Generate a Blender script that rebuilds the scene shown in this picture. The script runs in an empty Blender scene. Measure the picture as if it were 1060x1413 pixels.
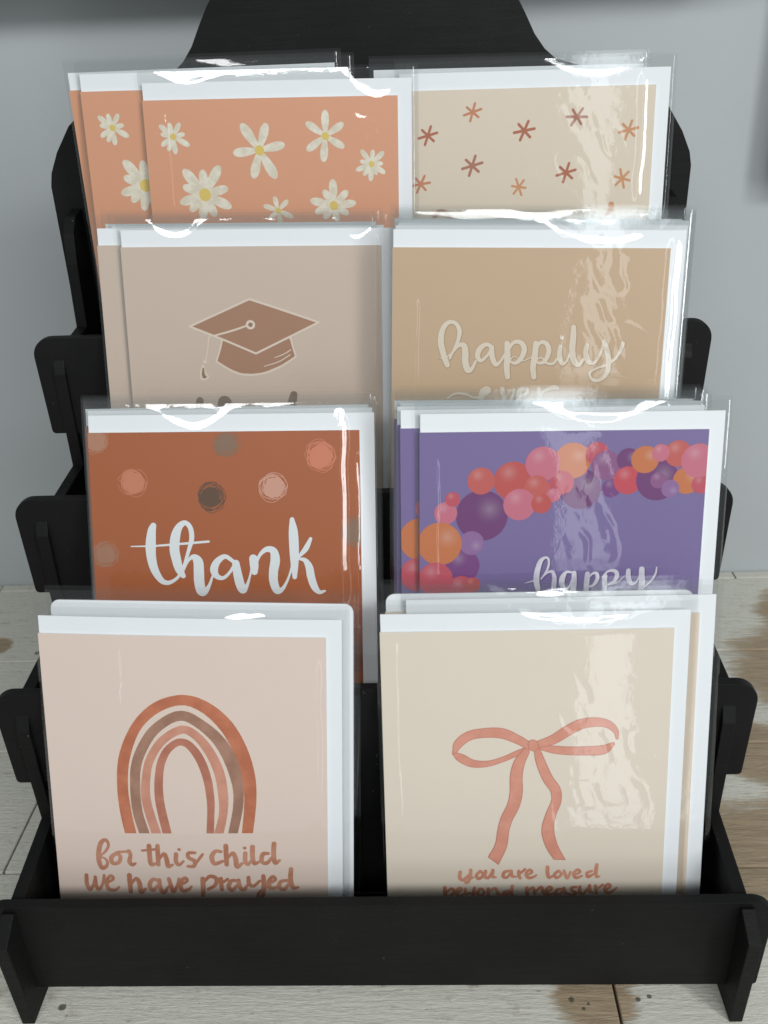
import bpy, bmesh, math, random
import numpy as np
from mathutils import Matrix, Vector

scene = bpy.context.scene
col = scene.collection
CAM = {'loc': [0.02274, -0.2924, 0.4046], 'p': 0.46488104154891857, 'yaw': 0.03824243646707214, 'roll': -0.03848545341451141, 'f': 1300.0004684047683}
# ------------------------------------------------------------------ camera
cd = bpy.data.cameras.new('camera'); camo = bpy.data.objects.new('camera', cd); col.objects.link(camo)
def _cam_matrix():
    p, yw, rl = CAM['p'], CAM['yaw'], CAM['roll']
    X = Vector((math.cos(yw), math.sin(yw), 0)); Y = Vector((-math.sin(yw), math.cos(yw), 0)); Z = Vector((0, 0, 1))
    fw = Y*math.cos(p) - Z*math.sin(p); up0 = Y*math.sin(p) + Z*math.cos(p)
    rt = X*math.cos(rl) + up0*math.sin(rl); up = -X*math.sin(rl) + up0*math.cos(rl)
    m = Matrix((rt, up, -fw)).transposed().to_4x4(); m.translation = Vector(CAM['loc'])
    return m
camo.matrix_world = _cam_matrix()
cd.sensor_fit = 'VERTICAL'; cd.sensor_height = 24.0; cd.lens = 24.0*CAM['f']/1413.0
cd.clip_start = 0.01; cd.clip_end = 50
cd.dof.use_dof = True; cd.dof.focus_distance = 0.50; cd.dof.aperture_fstop = 11.0
scene.camera = camo
# ------------------------------------------------------------------ world and lamps (indoor: tall window behind the camera, plus added strip lamps)
wd = bpy.data.worlds.new('World'); scene.world = wd; wd.use_nodes = True
bg = wd.node_tree.nodes['Background']; bg.inputs[0].default_value = (0.80, 0.88, 0.90, 1); bg.inputs[1].default_value = 0.265
def area(name, loc, target, sx, sy, power, color):
    l = bpy.data.lights.new(name, 'AREA'); l.shape = 'RECTANGLE'; l.size = sx; l.size_y = sy; l.energy = power; l.color = color
    o = bpy.data.objects.new(name, l); col.objects.link(o); o.location = loc
    o.rotation_euler = (Vector(target) - Vector(loc)).to_track_quat('-Z', 'Y').to_euler()
    return o
area('window_light', (0.56, -1.85, 0.45), (0.10, 0.1, 0.30), 0.17, 2.2, 2.3, (0.90, 0.96, 1.0))
area('overhead_fill_strip', (0.26, -1.30, 1.22), (0.05, 0.0, 0.15), 2.1, 0.26, 22.5, (0.97, 0.99, 1.0))  # added overhead strip: lifts cards and tabletop, lights the sleeve folds
area('side_fill_strip', (1.25, -1.30, 0.82), (0.0, 0.1, 0.25), 0.32, 1.25, 14.0, (0.95, 0.98, 1.0))  # added side strip: key from the right and bright streaks on the sleeves
scene.view_settings.view_transform = 'Standard'; scene.view_settings.look = 'None'
scene.view_settings.exposure = 0.0; scene.view_settings.gamma = 1.0
scene.cycles.use_denoising = True
scene.cycles.transparent_max_bounces = 40; scene.cycles.max_bounces = 10
scene.cycles.caustics_reflective = False; scene.cycles.caustics_refractive = False
scene.cycles.sample_clamp_indirect = 4.0

DATA = {}
DATA['thank'] = [[[-34.72,113.4,1.39],[-35.64,110.72,1.99],[-36.42,104.25,2.49],[-36.39,98.25,2.3],[-35.17,92.22,2.0],[-32.39,87.17,1.51],[-29.46,85.55,1.1],[-26.43,86.34,0.85],[-23.33,88.94,0.7],[-20.63,94.15,0.7],[-18.16,101.14,0.9],[-16.44,107.1,1.19],[-16.93,112.27,1.19],[-19.41,114.67,1.19],[-22.36,112.61,1.69],[-24.23,108.15,2.29],[-24.98,102.18,2.39],[-24.29,97.17,2.3],[-23.1,92.15,2.0],[-21.24,88.93,1.2]],[[-22.01,89.63,0.6],[-18.77,95.94,0.6],[-16.0,98.12,1.2],[-13.8,95.91,2.3],[-13.58,91.1,2.5],[-13.57,86.07,2.51],[-12.75,81.53,2.31],[-10.97,81.22,1.51],[-8.87,84.03,0.8],[-6.89,89.05,0.5]],[[3.27,95.81,0.9],[-0.61,98.23,1.09],[-4.46,95.85,1.59],[-6.19,92.06,1.9],[-5.11,88.84,1.4],[-1.96,87.82,0.9],[1.31,90.51,0.7],[4.24,95.2,0.7]],[[4.43,94.8,1.79],[5.06,89.99,2.1],[6.09,84.96,2.2],[7.39,81.94,1.8],[9.34,83.94,0.9],[10.97,88.45,0.5],[12.11,93.46,0.5]],[[12.92,97.15,1.99],[13.22,93.95,2.09],[13.22,90.75,1.59]],[[13.58,92.95,0.6],[16.03,98.73,0.79],[19.47,101.59,1.29],[22.7,100.68,1.78],[23.38,96.39,2.28],[22.43,90.9,2.19],[22.39,85.88,2.1],[23.86,81.66,1.8],[26.25,82.05,1.0],[28.73,85.85,0.6],[30.64,90.85,0.5],[31.53,94.84,0.5]],[[31.96,115.87,1.08],[32.4,109.74,2.17],[32.59,101.81,2.28],[32.61,94.84,1.89],[32.54,88.04,1.09]],[[40.57,106.52,0.79],[38.3,101.97,1.29],[35.47,98.61,0.79],[33.44,96.33,0.59]],[[35.13,96.81,0.59],[37.67,96.1,1.09],[39.57,92.8,1.79],[40.44,87.79,1.89],[42.01,82.97,1.69],[44.24,80.55,1.0],[46.92,81.14,0.5]],[[-46.13,103.31,0.25],[-35.16,103.54,0.45],[-22.2,104.45,0.55],[-8.28,105.56,0.55]]]
DATA['dots'] = [[-43.54,134.07,6.58,"salmon"],[-6.69,127.2,6.55,"dark"],[-60.76,154.11,6.23,"tan"],[-58.51,99.45,5.86,"tan2"],[46.34,145.64,7.25,"coral"],[23.71,131.58,6.31,"rose"],[1.57,152.13,6.08,"grey"],[62.81,109.66,7.16,"grey"],[61.56,68.92,8.12,"salmon2"],[62.16,49.01,7.42,"rust2"]]
DATA['happily'] = [[[-37.84,103.5,1.24],[-39.65,108.04,1.42],[-41.2,114.61,1.51],[-40.46,120.22,1.31],[-37.79,123.58,1.03],[-34.49,123.32,0.94],[-32.53,120.08,1.13],[-32.89,115.6,0.94],[-34.68,111.36,0.66],[-36.76,106.64,0.57]],[[-41.71,106.51,0.19],[-38.4,107.29,0.28],[-35.59,109.48,0.57],[-32.82,112.79,0.94],[-30.17,112.8,1.32],[-29.42,109.52,1.61],[-29.31,105.27,1.61],[-28.06,101.29,1.52],[-26.16,101.69,0.95],[-24.36,105.3,0.66]],[[-16.7,112.14,0.94],[-19.58,113.43,0.94],[-22.64,111.16,1.32],[-23.48,107.67,1.23],[-21.71,105.7,0.85],[-18.94,108.17,0.66],[-16.96,111.48,0.75]],[[-16.98,111.95,1.23],[-16.55,107.71,1.33],[-14.81,104.04,1.14],[-12.67,105.19,0.66],[-10.61,108.7,0.57]],[[-9.67,113.87,1.32],[-9.27,108.23,1.51],[-9.43,102.56,1.43],[-8.79,98.0,1.24]],[[-9.51,109.64,0.66],[-6.85,114.16,0.85],[-3.27,114.47,1.13],[-1.34,111.29,1.32],[-2.77,106.86,1.14],[-5.52,104.67,0.85],[-7.95,105.88,0.38],[-5.65,107.79,0.24],[-1.78,105.83,0.28],[3.33,108.13,0.28]],[[4.02,113.95,1.32],[3.8,108.32,1.51],[3.11,102.65,1.42],[3.79,98.09,1.24]],[[3.74,109.73,0.66],[5.89,114.24,0.85],[9.01,113.98,1.13],[10.33,110.24,1.23],[8.66,105.71,0.95],[5.86,104.75,0.66],[4.83,106.44,0.38],[7.16,107.21,0.38],[9.65,104.77,0.57],[12.69,104.6,0.66],[14.46,106.98,0.57]],[[15.68,112.62,1.03],[15.52,108.39,1.23],[16.86,104.63,1.04],[19.07,105.78,0.57],[20.38,109.37,0.57]],[[16.21,116.83,1.03],[16.31,116.73,1.03]],[[21.49,121.69,1.21],[21.57,116.86,1.5],[21.41,111.25,1.51],[22.56,105.8,1.42],[25.03,104.12,1.04],[27.31,107.06,0.66]],[[28.26,113.35,1.03],[27.93,109.42,1.32],[29.68,105.47,1.23],[32.79,105.49,0.85],[34.9,109.46,0.66],[36.08,113.21,0.94]],[[36.24,115.08,1.12],[38.14,110.42,1.32],[39.17,104.78,1.32],[38.35,99.86,1.14],[35.23,96.79,0.86],[31.69,97.15,0.76],[30.47,100.18,0.66],[33.46,102.38,0.57],[38.54,104.31,0.66],[43.0,108.1,0.75],[45.41,114.21,1.03]],[[-37.5,87.42,0.48],[-33.7,89.76,0.58],[-28.9,89.61,0.67],[-24.53,87.91,0.58],[-21.19,88.61,0.67],[-17.43,91.04,0.96],[-18.44,92.57,0.96],[-20.5,91.02,1.34],[-20.95,87.16,1.45],[-18.17,84.28,1.16],[-14.39,86.25,0.67]],[[-11.25,92.24,1.15],[-10.14,88.21,1.25],[-8.1,84.85,1.06],[-5.87,89.21,0.67],[-5.51,92.29,0.67]],[[-3.88,87.29,0.48],[0.79,90.22,0.86],[0.21,92.52,0.96],[-2.6,91.16,1.34],[-2.92,87.3,1.35],[0.07,84.62,0.96],[3.79,87.35,0.58]],[[6.42,92.57,0.96],[7.09,88.34,1.25],[7.73,84.97,1.06]],[[7.29,90.27,0.48],[10.27,92.02,0.77],[13.55,93.19,1.05],[15.19,92.82,0.96]]]
DATA['happy'] = [[[-16.07,87.36,0.15],[-12.61,88.37,0.3],[-10.46,89.55,0.19]],[[-9.88,84.23,1.12],[-10.79,88.19,1.34],[-10.55,92.73,1.33],[-9.1,97.82,1.03],[-6.76,99.58,0.52],[-5.35,98.36,0.52],[-5.54,94.91,0.52],[-6.9,91.92,0.44],[-8.64,89.3,0.37]],[[-8.64,89.3,0.3],[-6.18,92.13,0.52],[-3.74,92.77,0.74],[-2.66,90.72,0.96],[-2.55,87.31,1.12],[-2.97,81.99,1.12]],[[5.42,92.33,0.52],[2.88,92.37,0.67],[1.29,89.9,1.26],[1.03,86.87,1.27],[2.43,84.19,0.9],[4.56,85.68,0.45],[6.19,90.96,0.37]],[[6.52,91.86,1.11],[6.67,87.92,1.26],[6.5,82.6,1.27],[8.03,80.67,0.6]],[[12.71,91.47,1.11],[12.49,87.84,1.27],[12.28,80.22,1.2]],[[12.48,88.21,0.37],[14.89,91.43,0.52],[17.07,91.4,0.82],[17.19,88.52,0.89],[15.48,85.89,0.67],[13.33,85.16,0.3]],[[20.9,90.36,1.04],[20.76,86.95,1.19],[20.84,80.09,1.12]],[[19.33,89.63,0.22],[22.11,92.46,0.52],[25.23,92.64,0.82],[26.41,90.65,1.04],[25.24,87.64,0.74],[22.4,86.01,0.37],[26.72,87.09,0.26],[29.85,90.22,0.26]],[[31.55,92.69,1.04],[31.71,89.44,1.19],[33.09,86.53,0.97],[35.11,86.88,0.45],[36.79,89.74,0.3]],[[37.69,93.35,1.26],[37.88,89.72,1.41],[38.08,85.92,1.34],[37.23,81.36,1.27]],[[38.55,84.01,0.3],[42.36,87.76,0.45],[44.21,91.14,0.52],[44.55,94.16,0.33]]]
DATA['balloons'] = [[-36.36,119.67,11.78,"purple"],[-22.42,135.46,8.85,"red"],[-36.93,135.65,6.16,"coral"],[-52.76,121.0,5.2,"pink"],[-49.6,127.37,3.41,"crimson"],[-45.06,96.06,7.95,"plum"],[-40.85,106.83,5.6,"lilac"],[-55.42,106.67,10.05,"orange"],[-45.33,84.73,6.54,"crimson"],[-57.32,89.84,7.97,"crimson"],[-40.27,86.93,3.63,"red"],[8.04,131.43,9.25,"purple"],[4.02,144.43,8.12,"orange"],[-0.59,134.44,5.54,"crimson"],[-9.33,143.18,7.77,"pink"],[-11.71,132.07,5.82,"coral"],[-19.49,124.55,7.27,"pink"],[-4.15,128.7,3.2,"pink"],[-9.52,124.92,4.56,"red"],[14.83,147.49,5.29,"crimson"],[21.9,131.61,4.27,"plum"],[19.3,142.08,6.72,"mauve"],[29.09,144.46,5.31,"purple"],[29.19,135.12,6.4,"red2"],[42.54,135.3,9.61,"purple"],[55.88,134.76,6.27,"orange"],[51.2,147.02,6.01,"coral"],[36.51,144.5,6.23,"orange"],[43.41,147.48,3.96,"pink"],[62.41,132.87,4.28,"crimson"],[60.62,143.69,7.8,"pink"],[43.06,134.94,3.7,"mauve"],[48.63,131.03,4.07,"lilac"]]
DATA['arcs'] = [[[[-27.61,55.08,2.57],[-28.19,58.56,2.73],[-29.97,70.63,2.71],[-30.55,84.27,2.59],[-28.7,98.6,2.64],[-22.54,113.2,2.37],[-12.97,123.02,2.58],[-1.15,127.13,2.57],[9.06,124.02,2.97],[18.06,115.67,3.38],[24.33,104.29,3.33],[28.19,90.63,3.13],[28.89,77.12,2.84],[27.04,59.88,2.63],[26.47,56.39,2.64]],["orange"]],[[[-20.73,55.25,2.49],[-21.64,58.71,2.48],[-24.21,69.9,2.38],[-24.72,82.71,2.35],[-22.96,96.22,2.41],[-16.31,109.47,2.38],[-8.0,117.02,2.36],[-0.74,119.36,2.51],[6.26,115.92,2.52],[14.63,108.05,2.85],[20.33,97.4,3.11],[23.21,84.63,2.58],[23.03,73.57,2.36],[20.29,59.72,2.22],[19.64,56.22,2.23]],["brown"]],[[[-15.11,55.38,2.32],[-16.02,58.85,2.31],[-19.77,76.01,2.2],[-18.85,90.44,2.01],[-15.69,99.71,2.0],[-9.97,107.54,1.98],[-1.42,112.49,2.05],[4.87,109.49,2.13],[10.62,101.77,2.31],[14.8,91.18,2.41],[16.3,79.39,2.35],[15.99,69.98,2.04],[13.69,59.56,2.14],[12.95,56.06,2.15]],["pink"]],[[[-10.11,55.5,2.15],[-10.88,58.97,2.15],[-13.63,77.0,2.12],[-12.83,91.41,1.93],[-9.96,100.08,1.84],[-5.94,104.73,1.75],[-2.08,106.3,1.82],[2.0,104.24,1.99],[6.28,97.52,2.08],[9.18,87.94,2.01],[10.33,77.55,1.87],[10.2,69.84,1.72],[9.5,59.46,1.81],[9.22,55.97,1.82]],["rust"]]]
DATA['arc_base'] = [[-30.53,58.5],[29.59,59.94]]
DATA['child'] = [[[-43.48,45.96,0.35],[-40.71,48.7,0.46],[-39.22,51.88,0.52],[-40.33,54.62,0.63],[-42.7,53.0,0.92],[-44.1,48.13,0.98],[-44.31,43.26,0.98],[-43.04,39.51,0.87],[-40.8,40.67,0.69],[-40.31,43.12,0.52],[-41.82,44.91,0.35],[-43.75,45.22,0.29]],[[-35.59,47.73,0.75],[-38.23,45.24,0.92],[-37.67,42.21,0.81],[-34.82,42.77,0.75],[-33.87,45.95,0.75],[-35.36,47.98,0.63],[-31.01,48.69,0.46]],[[-29.7,48.85,0.92],[-28.95,47.05,0.75],[-29.59,43.39,0.92],[-28.39,41.71,0.75],[-26.83,42.48,0.4]],[[-19.84,52.11,0.97],[-19.79,46.91,0.98],[-19.28,42.3,0.86],[-16.88,42.73,0.52]],[[-23.21,49.49,0.4],[-16.7,50.37,0.46]],[[-15.75,52.21,0.86],[-15.83,46.4,0.92],[-15.83,42.15,0.81]],[[-15.7,44.58,0.4],[-12.95,48.05,0.69],[-11.79,45.29,0.92],[-11.22,41.41,0.86],[-9.02,42.32,0.46]],[[-7.13,48.07,0.86],[-7.31,44.18,0.86],[-6.0,42.27,0.63],[-3.75,44.27,0.4]],[[-5.63,50.52,0.63],[-5.52,50.53,0.63]],[[1.83,49.02,0.57],[-1.19,48.7,0.69],[-1.29,46.4,0.75],[1.64,44.41,0.86],[0.99,41.71,0.75],[-1.71,41.65,0.58]],[[1.56,42.58,0.4],[4.42,46.66,0.52],[5.56,48.38,0.4]],[[14.2,49.93,0.63],[11.63,49.98,0.74],[9.81,47.04,0.97],[10.97,43.42,0.86],[14.88,44.74,0.57]],[[16.66,53.0,0.97],[16.69,47.21,0.97],[16.76,42.96,0.86]],[[16.85,45.76,0.4],[19.75,49.22,0.68],[21.06,46.47,0.97],[21.68,41.99,0.92],[24.1,43.75,0.52]],[[25.76,49.24,0.86],[25.64,45.01,0.86],[26.87,43.22,0.63],[28.21,45.07,0.4]],[[25.51,52.01,0.63],[25.62,52.01,0.63]],[[29.27,52.7,0.97],[29.14,47.51,0.97],[29.9,43.9,0.86],[32.5,44.93,0.4]],[[36.68,49.27,0.63],[34.1,48.85,0.86],[33.37,45.2,0.86],[35.7,44.04,0.74],[38.34,47.14,0.51]],[[39.46,54.51,0.96],[39.13,48.97,0.97],[39.78,44.39,0.92],[41.95,45.65,0.46]]]
DATA['prayed'] = [[[-50.93,35.26,0.76],[-51.03,30.58,0.82],[-49.71,27.64,0.76],[-47.78,30.29,0.53],[-46.73,34.63,0.47]],[[-46.74,34.38,0.64],[-46.51,29.7,0.76],[-45.21,27.88,0.7],[-43.26,31.02,0.47],[-42.32,35.48,0.52]],[[-41.52,31.07,0.35],[-38.09,33.62,0.58],[-39.17,35.44,0.58],[-41.33,32.31,0.81],[-40.61,28.25,0.82],[-37.48,27.71,0.58],[-35.41,29.37,0.35]],[[-30.12,36.04,0.99],[-30.07,31.36,0.99],[-29.88,27.16,0.88]],[[-29.65,31.13,0.41],[-26.97,34.27,0.7],[-25.47,31.85,0.99],[-24.97,27.17,0.93],[-22.59,28.84,0.47]],[[-16.16,33.32,0.64],[-18.84,34.11,0.75],[-20.63,30.99,0.87],[-19.14,28.19,0.76],[-16.15,31.47,0.52]],[[-15.81,33.95,0.75],[-15.58,29.89,0.87],[-13.98,27.08,0.87],[-11.64,30.36,0.41]],[[-11.22,34.68,0.75],[-10.33,30.64,0.87],[-9.15,27.83,0.76],[-7.25,31.33,0.52],[-6.34,34.8,0.52]],[[-6.18,30.99,0.41],[-2.6,33.67,0.64],[-3.6,35.36,0.64],[-5.91,32.35,0.87],[-4.99,28.55,0.87],[-2.25,29.0,0.64],[-0.56,30.64,0.41]],[[5.04,35.09,0.98],[5.08,30.42,0.99],[4.91,26.09,0.76]],[[5.16,32.64,0.41],[8.33,36.4,0.75],[11.54,35.26,0.87],[10.87,31.8,0.75],[7.53,29.5,0.58]],[[13.7,35.31,0.87],[13.8,31.88,0.87],[14.04,29.42,0.75]],[[14.05,32.87,0.41],[16.93,35.03,0.64]],[[21.77,34.29,0.64],[18.85,34.22,0.75],[17.35,31.35,0.87],[18.91,29.17,0.75],[21.82,32.45,0.52]],[[22.1,34.67,0.75],[22.75,30.88,0.87],[24.55,29.57,0.75],[26.36,32.2,0.4]],[[26.9,36.26,0.75],[27.13,32.84,0.87],[29.26,31.66,0.64],[32.25,34.44,0.52]],[[34.03,37.06,0.86],[34.13,31.79,0.98],[33.46,26.47,0.75],[31.28,25.79,0.58],[32.1,28.65,0.46],[35.84,31.22,0.4]],[[36.53,32.83,0.4],[39.59,35.12,0.63],[38.55,36.93,0.63],[36.55,34.06,0.87],[37.34,30.64,0.87],[40.81,31.22,0.52]],[[45.52,34.9,0.63],[42.27,34.21,0.75],[41.46,31.36,0.87],[43.81,30.07,0.75],[46.36,33.58,0.52]],[[47.23,41.05,0.86],[46.93,35.8,0.98],[47.93,31.16,0.87],[50.52,31.23,0.4]]]
DATA['bow'] = [[[[-32.39,98.93,0.64],[-28.92,96.49,1.93],[-23.71,93.83,1.74],[-16.73,93.74,1.28],[-9.77,95.97,1.1],[-3.7,98.77,1.19],[0.61,100.91,0.91]]],[[[1.46,102.52,1.73],[-3.75,105.72,2.0],[-10.67,108.75,2.35],[-18.44,109.04,2.17],[-25.37,107.71,2.09],[-30.17,103.97,1.91],[-32.03,99.88,0.91]]],[[[6.66,101.78,1.09],[12.73,100.47,1.73],[19.65,99.72,1.91],[28.28,99.61,2.09],[35.17,100.0,2.09],[39.39,102.79,0.72]]],[[[6.21,103.22,1.63],[12.65,105.51,2.17],[18.61,109.5,2.35],[24.55,112.71,2.34],[31.37,113.74,2.06],[36.96,112.54,1.71],[40.48,109.21,1.08],[41.19,105.61,0.45]]],[[[0.19,99.48,1.55],[-2.81,93.77,2.38],[-4.07,87.03,2.67],[-4.03,79.24,2.78],[-5.31,72.39,2.71],[-8.36,65.5,2.63],[-9.85,59.55,2.55],[-10.99,51.53,2.66],[-14.11,44.48,2.87],[-16.8,38.39,2.88]]],[[[5.38,99.89,1.37],[7.19,93.65,2.01],[10.33,85.89,2.21],[13.91,80.02,2.22],[14.26,74.15,2.14],[11.91,67.28,2.24],[10.69,59.35,2.73],[12.58,51.32,2.56],[16.06,44.73,2.19],[19.01,39.12,2.2]]],[[[3.36,103.25,2.09],[3.8,102.11,2.18]]]]
DATA['bow_cut'] = {"4":[[-17.95,46.54],[-12.76,42.23]],"5":[[11.79,44.26],[18.48,44.0]]}
DATA['loved'] = [[[-30.01,37.73,0.7],[-30.21,34.67,0.79],[-28.57,33.46,0.7],[-25.77,36.22,0.51]],[[-25.06,38.68,0.7],[-25.34,35.42,0.79],[-26.4,32.26,0.7],[-27.62,32.27,0.42],[-23.78,34.91,0.33]],[[-20.73,38.15,0.6],[-22.39,35.89,0.7],[-21.35,34.1,0.7],[-19.26,35.87,0.6],[-20.3,38.15,0.51]],[[-18.13,38.13,0.69],[-18.4,35.37,0.79],[-16.84,34.56,0.6],[-15.1,37.61,0.51]],[[-14.67,38.59,0.69],[-14.93,35.34,0.7],[-13.37,34.83,0.37]],[[-6.88,38.24,0.6],[-9.21,37.56,0.69],[-9.9,35.3,0.7],[-8.16,34.69,0.6],[-6.27,37.25,0.42]],[[-6.01,38.23,0.6],[-5.74,35.46,0.7],[-3.83,35.05,0.37]],[[-2.56,38.0,0.69],[-2.54,35.74,0.69],[-1.92,34.25,0.6]],[[-2.28,36.23,0.32],[0.29,38.97,0.6]],[[1.35,35.71,0.32],[3.5,37.46,0.6],[2.36,38.75,0.51],[0.91,36.5,0.69],[2.06,34.42,0.7],[4.39,34.89,0.51],[5.67,35.87,0.32]],[[10.8,40.06,0.78],[10.84,37.11,0.79],[11.57,34.54,0.69],[13.62,35.51,0.37]],[[15.57,37.86,0.6],[14.14,35.9,0.69],[15.2,34.31,0.6],[17.33,36.07,0.6],[16.17,38.05,0.51]],[[18.58,38.03,0.6],[19.32,35.56,0.69],[20.21,34.08,0.6],[21.61,37.32,0.51]],[[23.37,35.53,0.32],[25.92,37.28,0.6],[24.77,38.57,0.51],[23.1,36.32,0.69],[24.26,34.24,0.69],[27.0,35.21,0.42]],[[31.5,37.73,0.51],[29.37,36.76,0.69],[29.85,34.69,0.69],[32.4,36.15,0.42]],[[33.82,41.14,0.69],[33.4,37.42,0.78],[33.82,34.66,0.6],[35.19,34.95,0.32]]]
DATA['measure'] = [[[-37.32,29.35,0.79],[-37.19,26.06,0.8],[-36.95,24.05,0.61]],[[-36.92,26.36,0.33],[-34.27,28.83,0.61],[-32.98,27.03,0.7],[-34.75,24.74,0.61],[-36.51,24.35,0.42]],[[-31.24,26.51,0.33],[-29.48,28.3,0.51],[-30.34,29.3,0.51],[-31.84,27.32,0.7],[-30.99,24.71,0.61],[-28.89,25.5,0.37]],[[-27.73,28.78,0.61],[-27.49,25.99,0.7],[-25.39,26.47,0.42]],[[-23.37,29.25,0.61],[-24.0,25.96,0.7],[-25.15,22.47,0.61]],[[-20.76,28.73,0.61],[-21.99,26.45,0.7],[-20.77,24.84,0.61],[-18.76,26.42,0.51],[-19.89,28.73,0.51]],[[-16.84,28.7,0.7],[-16.85,24.81,0.7]],[[-16.84,26.71,0.33],[-13.8,28.98,0.61],[-12.49,26.68,0.7],[-11.61,24.57,0.61],[-10.14,25.86,0.33]],[[-7.27,27.64,0.51],[-9.35,26.66,0.7],[-9.0,24.76,0.61],[-6.74,26.54,0.42]],[[-5.54,30.11,0.7],[-5.96,26.83,0.7],[-5.34,24.33,0.61],[-3.78,24.72,0.33]],[[1.24,29.07,0.79],[1.44,25.28,0.7]],[[1.6,27.08,0.33],[4.01,29.25,0.61],[5.08,26.05,0.7]],[[5.33,27.05,0.33],[7.91,29.52,0.6],[8.81,27.02,0.7],[9.61,25.22,0.47]],[[10.81,26.41,0.33],[12.86,28.49,0.6],[11.81,29.69,0.51],[10.28,27.51,0.7],[11.43,25.41,0.61],[13.77,25.99,0.37]],[[17.89,28.45,0.51],[15.56,27.97,0.6],[14.9,25.98,0.7],[16.64,25.37,0.61],[18.67,28.14,0.42]],[[18.75,28.94,0.6],[19.49,26.15,0.7],[20.88,25.84,0.33]],[[24.36,29.39,0.51],[22.21,28.91,0.6],[22.67,27.32,0.6],[24.43,26.11,0.61],[22.72,25.13,0.51],[20.89,25.64,0.33]],[[26.09,29.38,0.7],[26.15,26.6,0.7],[27.9,25.79,0.51],[30.16,29.05,0.42]],[[30.65,30.04,0.7],[30.9,26.86,0.7],[32.39,26.26,0.33]],[[33.42,29.82,0.7],[33.95,26.05,0.7]],[[33.99,27.83,0.33],[36.69,30.29,0.6]],[[38.23,27.5,0.33],[40.33,29.57,0.6],[39.26,30.77,0.51],[37.77,28.6,0.7],[39.14,26.01,0.7],[41.7,26.98,0.42],[43.38,28.76,0.32]]]
DATA['cap_board'] = [[-31.57,119.19],[-1.56,131.95],[31.96,120.78],[0.65,106.14]]
DATA['cap_base'] = [[-16.25,112.18],[0.63,105.63],[17.58,113.03],[18.61,111.45],[20.56,104.62],[19.42,103.18],[13.43,99.8],[5.96,96.7],[2.98,95.83],[-1.46,95.33],[-7.35,95.64],[-13.14,97.85],[-18.16,100.41],[-19.55,101.87],[-18.86,103.68]]
DATA['cap_outline'] = [[[-32.45,119.2,0.51],[-16.95,125.85,0.5],[-1.54,132.51,0.5]],[[-1.54,132.51,0.5],[15.55,126.94,0.5],[32.9,120.92,0.5]],[[32.9,120.92,0.5],[16.86,113.25,0.5],[0.63,105.56,0.51]],[[0.63,105.56,0.51],[-16.01,112.68,0.51],[-32.45,119.2,0.51]],[[-16.23,112.68,0.44],[-17.77,107.29,0.44],[-19.86,101.66,0.44]],[[-19.86,101.66,0.44],[-13.16,97.41,0.51],[-7.38,95.06,0.51],[-1.49,94.75,0.51],[5.94,96.04,0.51],[13.41,99.22,0.51],[20.9,103.9,0.44]],[[20.9,103.9,0.44],[19.6,108.58,0.43],[18.47,113.6,0.43]],[[-3.62,119.4,0.43],[-7.69,118.0,0.47],[-12.88,116.46,0.47],[-19.92,114.63,0.43]],[[-21.39,114.64,0.43],[-22.9,113.79,0.33],[-24.02,107.32,0.29],[-25.28,102.26,0.29]],[[-25.77,101.53,0.95],[-25.7,101.46,0.95]],[[-27.08,99.35,0.51],[-28.19,95.7,0.52],[-27.65,92.48,0.52],[-24.47,93.64,0.44],[-25.82,95.7,0.44],[-26.71,99.35,0.44]],[[10.06,103.43,0.18],[14.36,105.0,0.25],[18.47,107.29,0.25]],[[4.6,99.1,0.18],[12.03,101.4,0.26],[18.01,104.85,0.25]],[[-1.56,119.89,2.3],[-1.48,119.89,2.3]]]
DATA['cap_dark'] = [[[-1.56,119.89,1.08],[-1.48,119.89,1.08]],[[-26.79,98.04,0.44],[-26.96,95.33,0.74],[-26.53,93.87,0.81],[-25.79,93.79,0.44]]]
DATA['cap_text'] = [[[-29.52,81.54,1.87],[-29.89,77.97,2.1],[-30.41,71.98,1.88]],[[-19.55,75.71,1.5],[-18.12,81.3,1.86],[-15.86,81.67,2.08],[-14.16,78.69,1.87],[-12.27,71.96,1.5]],[[0.98,75.69,1.87],[3.34,78.52,1.71],[5.57,78.52,1.71],[7.68,75.68,1.71]],[[19.21,84.57,1.85],[18.27,80.87,2.22],[16.97,75.67,2.23]]]
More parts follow.
